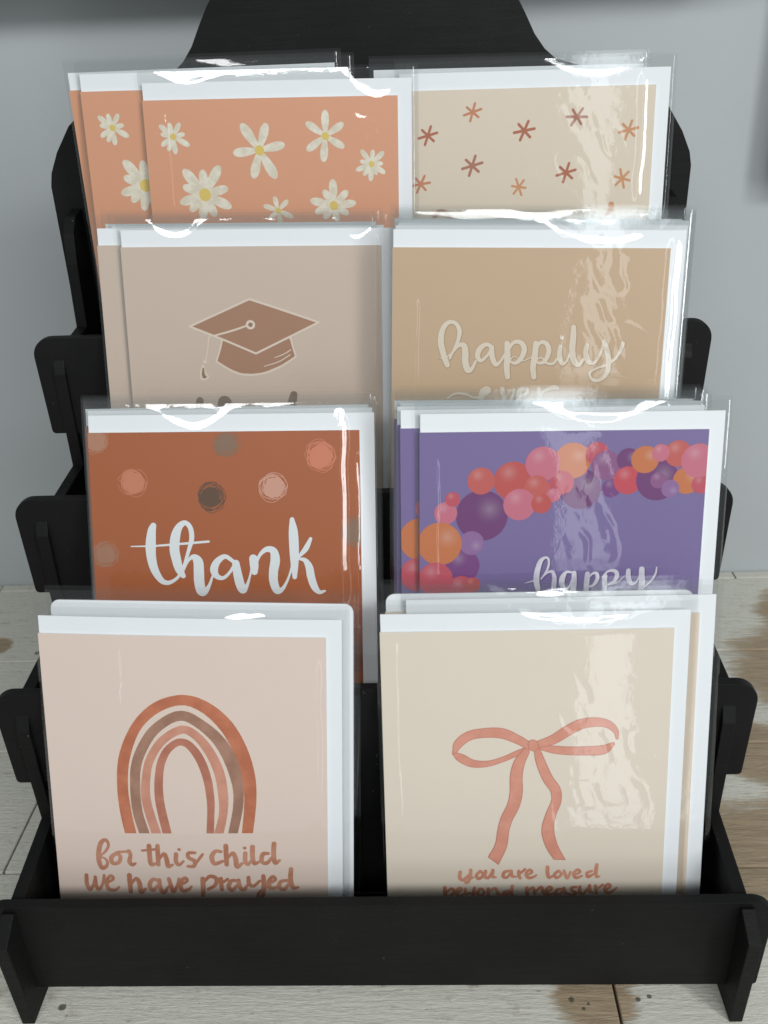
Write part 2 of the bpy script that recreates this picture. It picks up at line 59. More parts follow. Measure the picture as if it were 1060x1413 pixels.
DATA['daisies'] = [{"p":[[[-7.16,134.63,1.13],[-9.28,137.73,1.88],[-11.39,140.81,2.45],[-12.91,143.02,2.37],[-13.92,144.49,1.8],[-14.63,145.53,0.75]],[[-5.91,134.64,1.05],[-4.9,137.73,1.74],[-3.89,140.82,2.27],[-3.17,143.03,2.19],[-2.69,144.5,1.66],[-2.35,145.54,0.69]],[[-5.05,133.64,1.01],[-1.87,134.26,1.69],[1.3,134.87,2.2],[3.58,135.31,2.13],[5.09,135.61,1.62],[6.17,135.82,0.67]],[[-5.54,132.07,1.15],[-3.59,128.75,1.92],[-1.64,125.42,2.51],[-0.23,123.02,2.44],[0.71,121.41,1.85],[1.38,120.27,0.77]],[[-6.68,132.09,1.07],[-7.6,128.82,1.79],[-8.52,125.54,2.34],[-9.18,123.17,2.28],[-9.63,121.59,1.73],[-9.94,120.46,0.72]],[[-7.63,133.28,1.02],[-10.92,132.99,1.71],[-14.22,132.7,2.23],[-16.59,132.49,2.17],[-18.17,132.36,1.64],[-19.29,132.26,0.68]]],"c":[-6.32,133.39,2.63]},{"p":[[[27.68,140.72,0.91],[27.74,143.7,1.5],[27.81,146.67,1.96],[27.85,148.8,1.9],[27.88,150.22,1.44],[27.9,151.22,0.6]],[[26.72,140.16,0.86],[24.38,141.76,1.43],[22.05,143.35,1.87],[20.38,144.5,1.81],[19.26,145.26,1.37],[18.47,145.81,0.57]],[[28.57,140.09,0.83],[30.86,141.53,1.39],[33.14,142.95,1.81],[34.79,143.98,1.76],[35.88,144.66,1.33],[36.66,145.15,0.55]],[[28.56,138.98,0.83],[30.85,137.62,1.39],[33.14,136.26,1.82],[34.78,135.28,1.76],[35.89,134.62,1.34],[36.67,134.16,0.56]],[[27.52,138.33,0.9],[27.19,135.36,1.51],[26.87,132.37,1.98],[26.63,130.21,1.93],[26.47,128.76,1.46],[26.36,127.74,0.61]],[[26.71,138.87,0.86],[24.36,137.23,1.44],[22.0,135.58,1.88],[20.3,134.4,1.83],[19.17,133.61,1.39],[18.36,133.05,0.58]]],"c":[27.65,139.52,2.09]},{"p":[[[50.34,126.47,0.62],[49.06,128.14,1.03],[47.79,129.8,1.35],[46.87,130.99,1.3],[46.26,131.79,0.99],[45.83,132.35,0.41]],[[50.93,126.46,0.56],[51.14,128.1,0.93],[51.35,129.73,1.21],[51.5,130.91,1.17],[51.6,131.69,0.89],[51.67,132.24,0.37]],[[51.48,126.37,0.62],[53.04,127.78,1.03],[54.59,129.19,1.34],[55.71,130.2,1.3],[56.46,130.87,0.98],[56.98,131.34,0.41]],[[51.53,125.35,0.6],[53.21,124.21,1.01],[54.9,123.07,1.32],[56.12,122.25,1.28],[56.93,121.7,0.97],[57.51,121.31,0.4]],[[50.79,125.0,0.62],[50.64,122.99,1.03],[50.49,120.97,1.34],[50.38,119.51,1.31],[50.3,118.53,0.99],[50.25,117.84,0.41]],[[50.07,125.52,0.61],[48.13,124.79,1.01],[46.18,124.06,1.32],[44.78,123.54,1.28],[43.84,123.19,0.97],[43.18,122.94,0.41]],[[50.45,125.27,0.55],[49.43,123.93,0.93],[48.41,122.59,1.21],[47.68,121.62,1.18],[47.19,120.97,0.89],[46.84,120.52,0.37]],[[51.1,125.29,0.52],[51.73,124.01,0.87],[52.37,122.72,1.13],[52.82,121.79,1.1],[53.13,121.17,0.83],[53.34,120.73,0.35]],[[50.28,125.95,0.51],[48.87,126.3,0.85],[47.45,126.66,1.11],[46.43,126.91,1.08],[45.75,127.08,0.82],[45.27,127.2,0.34]],[[51.42,125.82,0.51],[52.85,125.86,0.84],[54.27,125.9,1.1],[55.29,125.92,1.07],[55.98,125.94,0.81],[56.46,125.95,0.34]]],"c":[50.85,125.81,1.58]},{"p":[[[30.87,107.24,0.97],[30.82,110.36,1.61],[30.77,113.46,2.1],[30.73,115.68,2.03],[30.7,117.16,1.54],[30.69,118.21,0.64]],[[31.61,106.67,0.85],[33.39,108.37,1.42],[35.18,110.06,1.85],[36.46,111.28,1.79],[37.31,112.09,1.36],[37.91,112.66,0.56]],[[32.0,106.09,0.9],[34.79,106.34,1.49],[37.58,106.59,1.95],[39.58,106.77,1.89],[40.92,106.89,1.43],[41.86,106.97,0.6]],[[31.6,105.56,0.8],[33.39,104.47,1.33],[35.19,103.38,1.74],[36.48,102.6,1.69],[37.34,102.08,1.28],[37.95,101.71,0.53]],[[30.4,106.72,0.82],[29.17,108.53,1.36],[27.95,110.34,1.78],[27.07,111.64,1.72],[26.48,112.5,1.3],[26.06,113.11,0.54]],[[29.71,106.25,0.93],[26.75,106.89,1.55],[23.79,107.53,2.03],[21.66,107.99,1.97],[20.25,108.3,1.49],[19.24,108.51,0.62]],[[29.94,105.67,0.85],[27.58,104.87,1.42],[25.21,104.06,1.86],[23.5,103.48,1.8],[22.37,103.09,1.37],[21.56,102.81,0.57]],[[30.38,105.37,0.79],[29.1,103.8,1.31],[27.82,102.24,1.72],[26.9,101.1,1.67],[26.28,100.35,1.26],[25.84,99.81,0.53]],[[31.04,105.23,0.78],[31.42,103.32,1.31],[31.81,101.41,1.71],[32.08,100.02,1.66],[32.27,99.1,1.26],[32.4,98.45,0.53]]],"c":[30.89,105.99,2.4]},{"p":[[[1.66,104.62,0.6],[1.25,106.32,0.99],[0.85,108.02,1.3],[0.56,109.24,1.25],[0.37,110.05,0.95],[0.23,110.62,0.4]],[[2.33,104.42,0.59],[3.62,105.63,0.98],[4.91,106.83,1.27],[5.84,107.7,1.23],[6.45,108.28,0.93],[6.89,108.68,0.39]],[[1.09,104.19,0.61],[-0.73,104.81,1.02],[-2.55,105.44,1.33],[-3.86,105.88,1.29],[-4.74,106.18,0.98],[-5.36,106.4,0.41]],[[2.56,103.59,0.63],[4.42,102.71,1.06],[6.27,101.83,1.38],[7.61,101.19,1.34],[8.5,100.77,1.02],[9.14,100.47,0.42]],[[1.35,103.52,0.56],[0.18,102.48,0.93],[-1.0,101.44,1.21],[-1.84,100.68,1.18],[-2.41,100.18,0.89],[-2.81,99.83,0.37]],[[1.92,103.26,0.59],[2.16,101.55,0.99],[2.41,99.85,1.29],[2.59,98.62,1.26],[2.71,97.79,0.95],[2.8,97.21,0.4]]],"c":[1.82,103.94,1.52]},{"p":[[[-36.93,113.59,1.19],[-39.46,116.61,1.99],[-41.98,119.62,2.59],[-43.79,121.79,2.5],[-44.99,123.22,1.9],[-45.85,124.24,0.79]],[[-35.95,113.56,1.03],[-36.04,116.5,1.72],[-36.12,119.42,2.24],[-36.19,121.52,2.17],[-36.23,122.92,1.64],[-36.26,123.91,0.68]],[[-35.07,113.75,1.18],[-32.96,117.15,1.96],[-30.87,120.53,2.55],[-29.36,122.96,2.46],[-28.37,124.57,1.86],[-27.66,125.71,0.78]],[[-34.73,112.67,1.02],[-31.77,113.4,1.69],[-28.82,114.13,2.21],[-26.7,114.65,2.14],[-25.28,115.0,1.62],[-24.28,115.24,0.67]],[[-34.62,111.74,1.12],[-31.39,110.15,1.87],[-28.15,108.56,2.45],[-25.81,107.41,2.38],[-24.25,106.64,1.8],[-23.15,106.09,0.75]],[[-35.45,111.34,1.02],[-34.31,108.72,1.71],[-33.16,106.1,2.24],[-32.33,104.21,2.17],[-31.78,102.94,1.65],[-31.38,102.04,0.69]],[[-36.11,111.18,1.05],[-36.61,108.17,1.75],[-37.11,105.15,2.29],[-37.47,102.96,2.22],[-37.71,101.51,1.69],[-37.88,100.47,0.7]],[[-36.7,111.61,0.98],[-38.69,109.68,1.64],[-40.67,107.75,2.14],[-42.11,106.36,2.08],[-43.07,105.42,1.58],[-43.75,104.76,0.66]],[[-37.19,112.0,1.06],[-40.4,111.04,1.77],[-43.61,110.08,2.31],[-45.92,109.39,2.25],[-47.46,108.93,1.7],[-48.56,108.6,0.71]],[[-36.99,112.79,1.01],[-39.68,113.83,1.68],[-42.36,114.86,2.19],[-44.29,115.6,2.12],[-45.58,116.1,1.61],[-46.49,116.45,0.67]]],"c":[-35.91,112.38,3.39]},{"p":[[[-50.83,141.21,0.64],[-52.45,142.56,1.07],[-54.06,143.9,1.4],[-55.22,144.87,1.35],[-56.0,145.51,1.03],[-56.54,145.97,0.43]],[[-50.35,141.3,0.58],[-50.76,142.89,0.96],[-51.17,144.48,1.25],[-51.46,145.62,1.21],[-51.66,146.38,0.92],[-51.8,146.91,0.38]],[[-49.8,141.29,0.59],[-48.86,142.86,0.98],[-47.91,144.42,1.28],[-47.23,145.54,1.24],[-46.78,146.29,0.94],[-46.46,146.81,0.39]],[[-49.58,140.78,0.53],[-48.09,141.05,0.89],[-46.59,141.33,1.16],[-45.52,141.53,1.12],[-44.8,141.66,0.85],[-44.29,141.76,0.35]],[[-49.39,140.22,0.66],[-47.39,139.11,1.11],[-45.4,137.99,1.45],[-43.96,137.19,1.41],[-43.0,136.65,1.07],[-42.32,136.27,0.44]],[[-50.12,139.85,0.64],[-49.97,137.81,1.07],[-49.81,135.77,1.4],[-49.7,134.29,1.36],[-49.63,133.31,1.03],[-49.58,132.61,0.43]],[[-50.48,140.01,0.59],[-51.22,138.35,0.99],[-51.96,136.69,1.29],[-52.49,135.49,1.25],[-52.85,134.7,0.95],[-53.1,134.13,0.4]],[[-50.81,140.25,0.59],[-52.37,139.2,0.98],[-53.94,138.15,1.28],[-55.07,137.39,1.25],[-55.83,136.88,0.94],[-56.36,136.53,0.39]],[[-50.8,140.8,0.55],[-52.33,141.13,0.91],[-53.86,141.47,1.19],[-54.96,141.71,1.15],[-55.69,141.86,0.87],[-56.21,141.98,0.36]]],"c":[-50.18,140.67,1.67]}]
DATA['asterisks'] = [[[[[-51.58,132.43,0.64],[-48.5,141.07,0.64]],[[-54.75,135.52,0.64],[-45.34,138.0,0.64]],[[-52.96,139.38,0.64],[-47.11,134.13,0.64]]],"rust"],[[[[-28.45,143.14,0.6],[-26.12,151.34,0.6]],[[-31.62,145.9,0.6],[-22.96,148.61,0.6]],[[-30.19,149.58,0.6],[-24.37,144.92,0.6]]],"orange"],[[[[-2.99,133.44,0.69],[1.0,142.32,0.68]],[[-6.12,137.04,0.69],[4.13,138.74,0.69]],[[-3.9,140.98,0.68],[1.93,134.8,0.69]]],"rust"],[[[[-28.92,116.96,0.7],[-25.72,126.43,0.69]],[[-32.4,120.35,0.7],[-22.24,123.07,0.7]],[[-30.52,124.59,0.7],[-24.1,118.83,0.7]]],"rose"],[[[[-55.97,109.3,0.62],[-51.93,117.34,0.62]],[[-58.61,112.64,0.62],[-49.28,114.02,0.62]],[[-56.41,116.19,0.62],[-51.47,110.47,0.62]]],"orange"],[[[[-1.82,106.86,0.57],[-4.62,114.75,0.57]],[[-5.79,107.6,0.57],[-0.68,114.02,0.57]],[[-6.76,111.34,0.57],[0.3,110.3,0.57]]],"orange2"],[[[[22.7,139.95,0.67],[28.24,147.59,0.66]],[[20.37,143.91,0.67],[30.58,143.65,0.67]],[[23.26,147.21,0.66],[27.7,140.34,0.67]]],"rose"],[[[[50.37,132.62,0.65],[53.39,141.25,0.65]],[[47.12,135.91,0.65],[56.63,137.98,0.65]],[[48.89,139.75,0.65],[54.89,134.13,0.65]]],"orange2"],[[[[19.55,112.71,0.67],[22.31,121.76,0.66]],[[16.15,115.95,0.67],[25.71,118.55,0.66]],[[17.81,119.99,0.66],[24.07,114.5,0.67]]],"rust"],[[[[50.99,109.29,0.63],[48.71,118.23,0.63]],[[46.69,110.59,0.63],[52.98,116.94,0.63]],[[46.01,114.78,0.63],[53.69,112.76,0.63]]],"orange2"]]
DATA['arch'] = [[[-48.14,93.0,1.08],[-47.02,96.37,1.07],[-45.07,99.23,1.07],[-43.13,99.8,0.94],[-40.69,98.88,1.01],[-38.89,96.19,1.07],[-37.8,92.77,1.08]],[[44.89,101.13,1.39],[44.97,99.57,1.39],[44.01,97.56,0.97],[42.32,95.9,0.63]]]
DATA['packets'] = [["A",0,0,[-0.08882,0.02126,0.01633,0.99935,-0.00607,-0.03566,0.03612,0.2213,0.97454]],["A",1,4,[-0.08349,0.02541,0.0219,0.99937,-0.00594,-0.03507,0.03551,0.2213,0.97456]],["B",0,0,[0.06979,0.02034,0.01633,1.0,-0.00032,-0.00136,0.00139,0.22387,0.97462]],["B",1,0,[0.0817,0.02434,0.0212,1.0,0.00024,0.00108,-0.0011,0.22387,0.97462]],["B",2,4,[0.07191,0.02744,0.02223,0.99999,-0.00088,-0.0038,0.0039,0.22387,0.97461]],["C",0,0,[-0.06975,0.06794,0.09289,0.9999,-0.00865,-0.01081,0.01305,0.32962,0.94402]],["C",1,0,[-0.07069,0.07132,0.09407,0.99991,-0.0086,-0.01068,0.01292,0.32962,0.94403]],["C",2,0,[-0.07194,0.07434,0.09419,0.99995,-0.00709,-0.00636,0.00834,0.32965,0.94407]],["D",0,0,[0.08652,0.06265,0.09289,0.99884,0.03902,-0.02815,0.01838,0.23136,0.97269]],["D",1,0,[0.07868,0.06549,0.09423,0.99892,0.04012,-0.02353,0.01363,0.23117,0.97282]],["D",2,0,[0.07562,0.06826,0.09435,0.99875,0.03798,-0.03252,0.02286,0.23153,0.97256]],["D",3,0,[0.07717,0.07132,0.09479,0.99877,0.03821,-0.03157,0.02189,0.2315,0.97259]],["D",4,0,[0.07426,0.07411,0.09498,0.99873,0.03778,-0.03339,0.02375,0.23157,0.97253]],["E",0,0,[-0.05954,0.14871,0.16094,0.99964,-0.0202,-0.01769,0.02122,0.19061,0.98144]],["E",1,0,[-0.07218,0.1519,0.16157,0.99962,-0.02034,-0.01839,0.02193,0.1906,0.98142]],["E",2,0,[-0.06629,0.15469,0.1618,0.9995,-0.02128,-0.02323,0.02686,0.1905,0.98132]],["E",3,0,[-0.06941,0.15776,0.16262,0.99963,-0.0203,-0.0182,0.02174,0.1906,0.98143]],["F",0,0,[0.07358,0.1242,0.16094,0.99945,-0.00672,-0.0326,0.03328,0.20172,0.97888]],["F",1,0,[0.07493,0.12732,0.16221,0.9995,-0.00636,-0.03085,0.0315,0.20173,0.97893]],["F",2,0,[0.07526,0.13025,0.16253,0.99935,-0.00726,-0.0352,0.03594,0.2017,0.97879]],["F",3,0,[0.07706,0.13328,0.16338,0.99951,-0.00629,-0.03053,0.03117,0.20174,0.97894]],["F",4,0,[0.07443,0.13623,0.16382,0.99948,-0.0065,-0.03153,0.03219,0.20173,0.97891]],["G",0,0,[-0.04894,0.19989,0.22405,0.9999,-0.00265,-0.01386,0.0141,0.14981,0.98861]],["G",1,0,[-0.07991,0.20824,0.22875,0.99997,-0.00175,-0.00793,0.00808,0.1201,0.99273]],["G",2,0,[-0.08481,0.22386,0.22903,1.0,-0.00025,0.00196,-0.00195,0.04039,0.99918]],["H",0,0,[0.08176,0.205,0.22405,0.99997,-0.0012,-0.00791,0.008,0.14943,0.98874]],["H",1,0,[0.06832,0.20813,0.22603,0.99994,-0.00163,-0.01077,0.01089,0.14943,0.98871]]]
DATA['card'] = [129.17,157.89]
DATA['tiers'] = [[0.0,64.38],[53.58,140.94],[118.68,208.99],[180.71,272.1]]
MM = 0.001
rnd = random.Random(11)
# ------------------------------------------------------------------ materials
def lin(c): return tuple(((x/255)/12.92 if x/255 <= 0.04045 else ((x/255+0.055)/1.055)**2.4) for x in c)
def nodes(name):
    m = bpy.data.materials.new(name); m.use_nodes = True
    return m, m.node_tree, m.node_tree.nodes, m.node_tree.links
def N(nt, t, **kw):
    n = nt.nodes.new(t)
    for k, v in kw.items():
        if k.startswith('i_'): n.inputs[k[2:].replace('_', ' ')].default_value = v
        else: setattr(n, k, v)
    return n
def mathn(nt, op, a, b=None, clamp=False):
    n = nt.nodes.new('ShaderNodeMath'); n.operation = op; n.use_clamp = clamp
    for i, v in enumerate((a, b)):
        if v is None: continue
        if isinstance(v, (int, float)): n.inputs[i].default_value = v
        else: nt.links.new(v, n.inputs[i])
    return n.outputs[0]
def mixc(nt, fac, a, b):
    n = nt.nodes.new('ShaderNodeMix'); n.data_type = 'RGBA'
    for s, v in ((n.inputs[0], fac), (n.inputs[6], a), (n.inputs[7], b)):
        if isinstance(v, (int, float)): s.default_value = v
        elif isinstance(v, tuple): s.default_value = (*v[:3], 1)
        else: nt.links.new(v, s)
    return n.outputs[2]
def ramp(nt, src, a, b):
    n = nt.nodes.new('ShaderNodeMapRange'); n.interpolation_type = 'SMOOTHSTEP'
    nt.links.new(src, n.inputs[0]); n.inputs[1].default_value = a; n.inputs[2].default_value = b
    return n.outputs[0]
def noise(nt, vec, scale, detail=4, rough=0.55):
    n = nt.nodes.new('ShaderNodeTexNoise'); n.inputs['Scale'].default_value = scale; n.inputs['Detail'].default_value = detail; n.inputs['Roughness'].default_value = rough
    if vec is not None: nt.links.new(vec, n.inputs['Vector'])
    return n.outputs['Fac']
def scalev(nt, vec, s):
    n = nt.nodes.new('ShaderNodeVectorMath'); n.operation = 'MULTIPLY'; nt.links.new(vec, n.inputs[0]); n.inputs[1].default_value = s
    return n.outputs[0]
def bump(nt, h, strength, dist):
    n = nt.nodes.new('ShaderNodeBump'); n.inputs['Strength'].default_value = strength; n.inputs['Distance'].default_value = dist
    nt.links.new(h, n.inputs['Height']); return n.outputs[0]

def paper(name, c, c2=None, var=0.06, rough=0.55, spec=0.3, nscale=60, watercolor=False):
    m, nt, ns, lk = nodes(name); b = ns['Principled BSDF']
    tc = N(nt, 'ShaderNodeTexCoord').outputs['Object']
    c = tuple(c); c2 = tuple(c2) if c2 else tuple(x*(1-var) for x in c)
    f = noise(nt, tc, nscale, 5)
    f = ramp(nt, f, 0.35, 0.65) if watercolor else f
    lk.new(mixc(nt, f, c, c2), b.inputs['Base Color'])
    b.inputs['Roughness'].default_value = rough; b.inputs['Specular IOR Level'].default_value = spec
    g = noise(nt, tc, 1800, 2)
    lk.new(bump(nt, g, 0.08, 0.0002), b.inputs['Normal'])
    return m

W_REF = lin((215, 219, 222))
def alb(c, k=0.80):   # printed colour relative to the white envelope beside it
    l = lin(c); return tuple(min(0.85, l[i]/W_REF[i]*k) for i in range(3))

def mdf_material():
    m, nt, ns, lk = nodes('black painted fibreboard'); b = ns['Principled BSDF']
    tc = N(nt, 'ShaderNodeTexCoord').outputs['Object']
    g = noise(nt, tc, 900, 4, 0.7); l = noise(nt, tc, 18, 5)
    c = mixc(nt, ramp(nt, l, 0.3, 0.75), (0.0048, 0.0048, 0.0047), (0.0090, 0.0087, 0.0082))
    d = ramp(nt, noise(nt, tc, 420, 2), 0.75, 0.77)           # specks of dust
    lk.new(mixc(nt, d, c, (0.09, 0.088, 0.08)), b.inputs['Base Color'])
    b.inputs['Roughness'].default_value = 0.58; b.inputs['Specular IOR Level'].default_value = 0.17
    st = noise(nt, scalev(nt, tc, (25, 25, 420)), 1.0, 6, 0.7)       # roller and brush marks
    rr = N(nt, 'ShaderNodeMapRange'); lk.new(st, rr.inputs[0]); rr.inputs[1].default_value = 0.3; rr.inputs[2].default_value = 0.7; rr.inputs[3].default_value = 0.46; rr.inputs[4].default_value = 0.68
    lk.new(rr.outputs[0], b.inputs['Roughness'])
    lk.new(bump(nt, mathn(nt, 'ADD', g, mathn(nt, 'MULTIPLY', st, 0.8)), 0.35, 0.0004), b.inputs['Normal'])
    return m

def wall_material():
    m, nt, ns, lk = nodes('painted wall'); b = ns['Principled BSDF']
    tc = N(nt, 'ShaderNodeTexCoord').outputs['Object']
    f = noise(nt, tc, 5, 5); g = noise(nt, scalev(nt, tc, (1, 1, 14)), 60, 3)
    lk.new(mixc(nt, f, (0.405, 0.43, 0.44), (0.435, 0.46, 0.465)), b.inputs['Base Color'])
    b.inputs['Roughness'].default_value = 0.6
    h = mathn(nt, 'ADD', g, noise(nt, tc, 350, 3))
    lk.new(bump(nt, h, 0.10, 0.0006), b.inputs['Normal'])
    return m

def plank_material():
    m, nt, ns, lk = nodes('worn whitewashed wood'); b = ns['Principled BSDF']
    geo = N(nt, 'ShaderNodeNewGeometry').outputs['Position']
    oi = N(nt, 'ShaderNodeObjectInfo').outputs['Random']
    off = N(nt, 'ShaderNodeCombineXYZ'); lk.new(mathn(nt, 'MULTIPLY', oi, 7.0), off.inputs[0]); lk.new(mathn(nt, 'MULTIPLY', oi, 3.0), off.inputs[1])
    ad = N(nt, 'ShaderNodeVectorMath', operation='ADD'); lk.new(geo, ad.inputs[0]); lk.new(off.outputs[0], ad.inputs[1]); P = ad.outputs[0]
    grain = noise(nt, scalev(nt, P, (12, 110, 30)), 3.0, 8, 0.65)
    fine = noise(nt, scalev(nt, P, (110, 300, 60)), 2.0, 6, 0.7)
    cross = noise(nt, scalev(nt, P, (150, 40, 40)), 2.0, 5, 0.7)
    blot = noise(nt, scalev(nt, P, (9, 14, 9)), 1.0, 6, 0.6)
    # white wash, thick and thin
    base = mixc(nt, ramp(nt, fine, 0.3, 0.7), (0.585, 0.57, 0.495), (0.665, 0.655, 0.585))
    base = mixc(nt, ramp(nt, mathn(nt, 'ADD', mathn(nt, 'MULTIPLY', grain, 0.35), mathn(nt, 'MULTIPLY', noise(nt, scalev(nt, P, (55, 75, 60)), 1.0, 9, 0.78), 0.75)), 0.58, 0.74), base, (0.36, 0.325, 0.25))
    # worn places where the wood shows
    wv = None
    for (x, y, r) in ((0.300, 0.250, 0.060), (0.320, 0.322, 0.040), (0.235, 0.17, 0.03), (0.225, 0.075, 0.055), (0.100, 0.004, 0.020), (-0.205, 0.0, 0.022), (-0.30, 0.30, 0.012), (-0.24, 0.31, 0.014)):
        d = N(nt, 'ShaderNodeVectorMath', operation='DISTANCE'); lk.new(geo, d.inputs[0]); d.inputs[1].default_value = (x, y, 0)
        s = mathn(nt, 'SUBTRACT', 1.0, mathn(nt, 'DIVIDE', d.outputs['Value'], r))
        wv = s if wv is None else mathn(nt, 'MAXIMUM', wv, s)
    rag = mathn(nt, 'ADD', mathn(nt, 'MULTIPLY', blot, 1.1), mathn(nt, 'MULTIPLY', grain, 0.9))
    wear = ramp(nt, mathn(nt, 'ADD', mathn(nt, 'MAXIMUM', wv, -0.55), rag), 0.86, 1.22)
    wood = mixc(nt, ramp(nt, grain, 0.3, 0.7), (0.235, 0.155, 0.08), (0.38, 0.275, 0.16))
    base = mixc(nt, mathn(nt, 'MULTIPLY', wear, 0.85), base, wood)
    # pits and knots
    pit = ramp(nt, noise(nt, scalev(nt, P, (70, 150, 60)), 2.2, 3, 0.6), 0.70, 0.76)
    kn = None
    for (x, y, r) in ((0.0905, 0.001, 0.0013), (0.0955, -0.0035, 0.0009), (0.098, -0.001, 0.0008), (-0.150, -0.002, 0.0018), (0.1215, 0.001, 0.0012), (0.127, 0.0025, 0.0011), (-0.265, 0.290, 0.0025)):
        d = N(nt, 'ShaderNodeVectorMath', operation='DISTANCE'); lk.new(geo, d.inputs[0]); d.inputs[1].default_value = (x, y, 0)
        s = mathn(nt, 'DIVIDE', mathn(nt, 'SUBTRACT', r*1.3, mathn(nt, 'ADD', d.outputs['Value'], mathn(nt, 'MULTIPLY', mathn(nt, 'SUBTRACT', cross, 0.5), r*1.2))), r*0.5)
        kn = s if kn is None else mathn(nt, 'MAXIMUM', kn, s)
    dark = mathn(nt, 'MAXIMUM', mathn(nt, 'MULTIPLY', pit, 0.6), mathn(nt, 'MULTIPLY', ramp(nt, kn, 0.0, 1.0), 0.85))
    base = mixc(nt, dark, base, (0.075, 0.075, 0.055))
    lk.new(base, b.inputs['Base Color'])
    b.inputs['Roughness'].default_value = 0.6; b.inputs['Specular IOR Level'].default_value = 0.25
    h = mathn(nt, 'SUBTRACT', mathn(nt, 'ADD', grain, mathn(nt, 'MULTIPLY', fine, 0.6)), mathn(nt, 'MULTIPLY', wear, 0.7))
    lk.new(bump(nt, h, 0.55, 0.0014), b.inputs['Normal'])
    return m

def wood_material(name, a, b2):
    m, nt, ns, lk = nodes(name); b = ns['Principled BSDF']
    tc = N(nt, 'ShaderNodeTexCoord').outputs['Object']
    g = noise(nt, scalev(nt, tc, (60, 60, 6)), 3, 6)
    lk.new(mixc(nt, g, a, b2), b.inputs['Base Color']); b.inputs['Roughness'].default_value = 0.55
    lk.new(bump(nt, g, 0.3, 0.001), b.inputs['Normal'])
    return m

def film_material():
    m, nt, ns, lk = nodes('clear cello film')
    for n in list(ns): ns.remove(n)
    out = N(nt, 'ShaderNodeOutputMaterial')
    tr = N(nt, 'ShaderNodeBsdfTransparent'); tr.inputs[0].default_value = (0.975, 0.98, 0.98, 1)
    gl = N(nt, 'ShaderNodeBsdfGlossy'); gl.inputs['Roughness'].default_value = 0.05; gl.inputs['Color'].default_value = (1, 1, 1, 1)
    tc = N(nt, 'ShaderNodeTexCoord').outputs['Object']
    h = noise(nt, tc, 230, 3, 0.55)
    lk.new(bump(nt, h, 0.10, 0.0005), gl.inputs['Normal'])
    g = N(nt, 'ShaderNodeNewGeometry')
    dp = N(nt, 'ShaderNodeVectorMath', operation='DOT_PRODUCT'); lk.new(g.outputs['Normal'], dp.inputs[0]); lk.new(g.outputs['Incoming'], dp.inputs[1])
    c = mathn(nt, 'SUBTRACT', 1.0, mathn(nt, 'ABSOLUTE', dp.outputs['Value']), clamp=True)
    f = mathn(nt, 'ADD', 0.062, mathn(nt, 'MULTIPLY', mathn(nt, 'POWER', c, 5.0), 0.75), clamp=True)
    mx = N(nt, 'ShaderNodeMixShader'); lk.new(f, mx.inputs[0]); lk.new(tr.outputs[0], mx.inputs[1]); lk.new(gl.outputs[0], mx.inputs[2])
    lk.new(mx.outputs[0], out.inputs[0])
    return m

def balloon_material(name, c, hi):
    m, nt, ns, lk = nodes(name); b = ns['Principled BSDF']
    tc = N(nt, 'ShaderNodeTexCoord').outputs['Object']
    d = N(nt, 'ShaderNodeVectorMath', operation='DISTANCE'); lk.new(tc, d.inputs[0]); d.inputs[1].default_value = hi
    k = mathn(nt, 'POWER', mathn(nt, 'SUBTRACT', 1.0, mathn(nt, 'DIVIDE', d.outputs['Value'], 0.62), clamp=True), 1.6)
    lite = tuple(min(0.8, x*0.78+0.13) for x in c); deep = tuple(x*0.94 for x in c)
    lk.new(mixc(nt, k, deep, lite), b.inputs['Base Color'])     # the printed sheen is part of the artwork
    b.inputs['Roughness'].default_value = 0.5; b.inputs['Specular IOR Level'].default_value = 0.3
    return m

M = {}
M['mdf'] = mdf_material(); M['wall'] = wall_material(); M['plank'] = plank_material(); M['film'] = film_material()
M['brown_wood'] = wood_material('dark brown wood', (0.055, 0.036, 0.022), (0.095, 0.062, 0.038))
M['white_wood'] = wood_material('painted shelf board', (0.30, 0.29, 0.27), (0.36, 0.35, 0.33))
M['envelope'] = paper('white envelope paper', (0.86, 0.875, 0.89), var=0.03, rough=0.6, spec=0.25)
M['edge'] = paper('white card stock', (0.80, 0.80, 0.78), var=0.02)

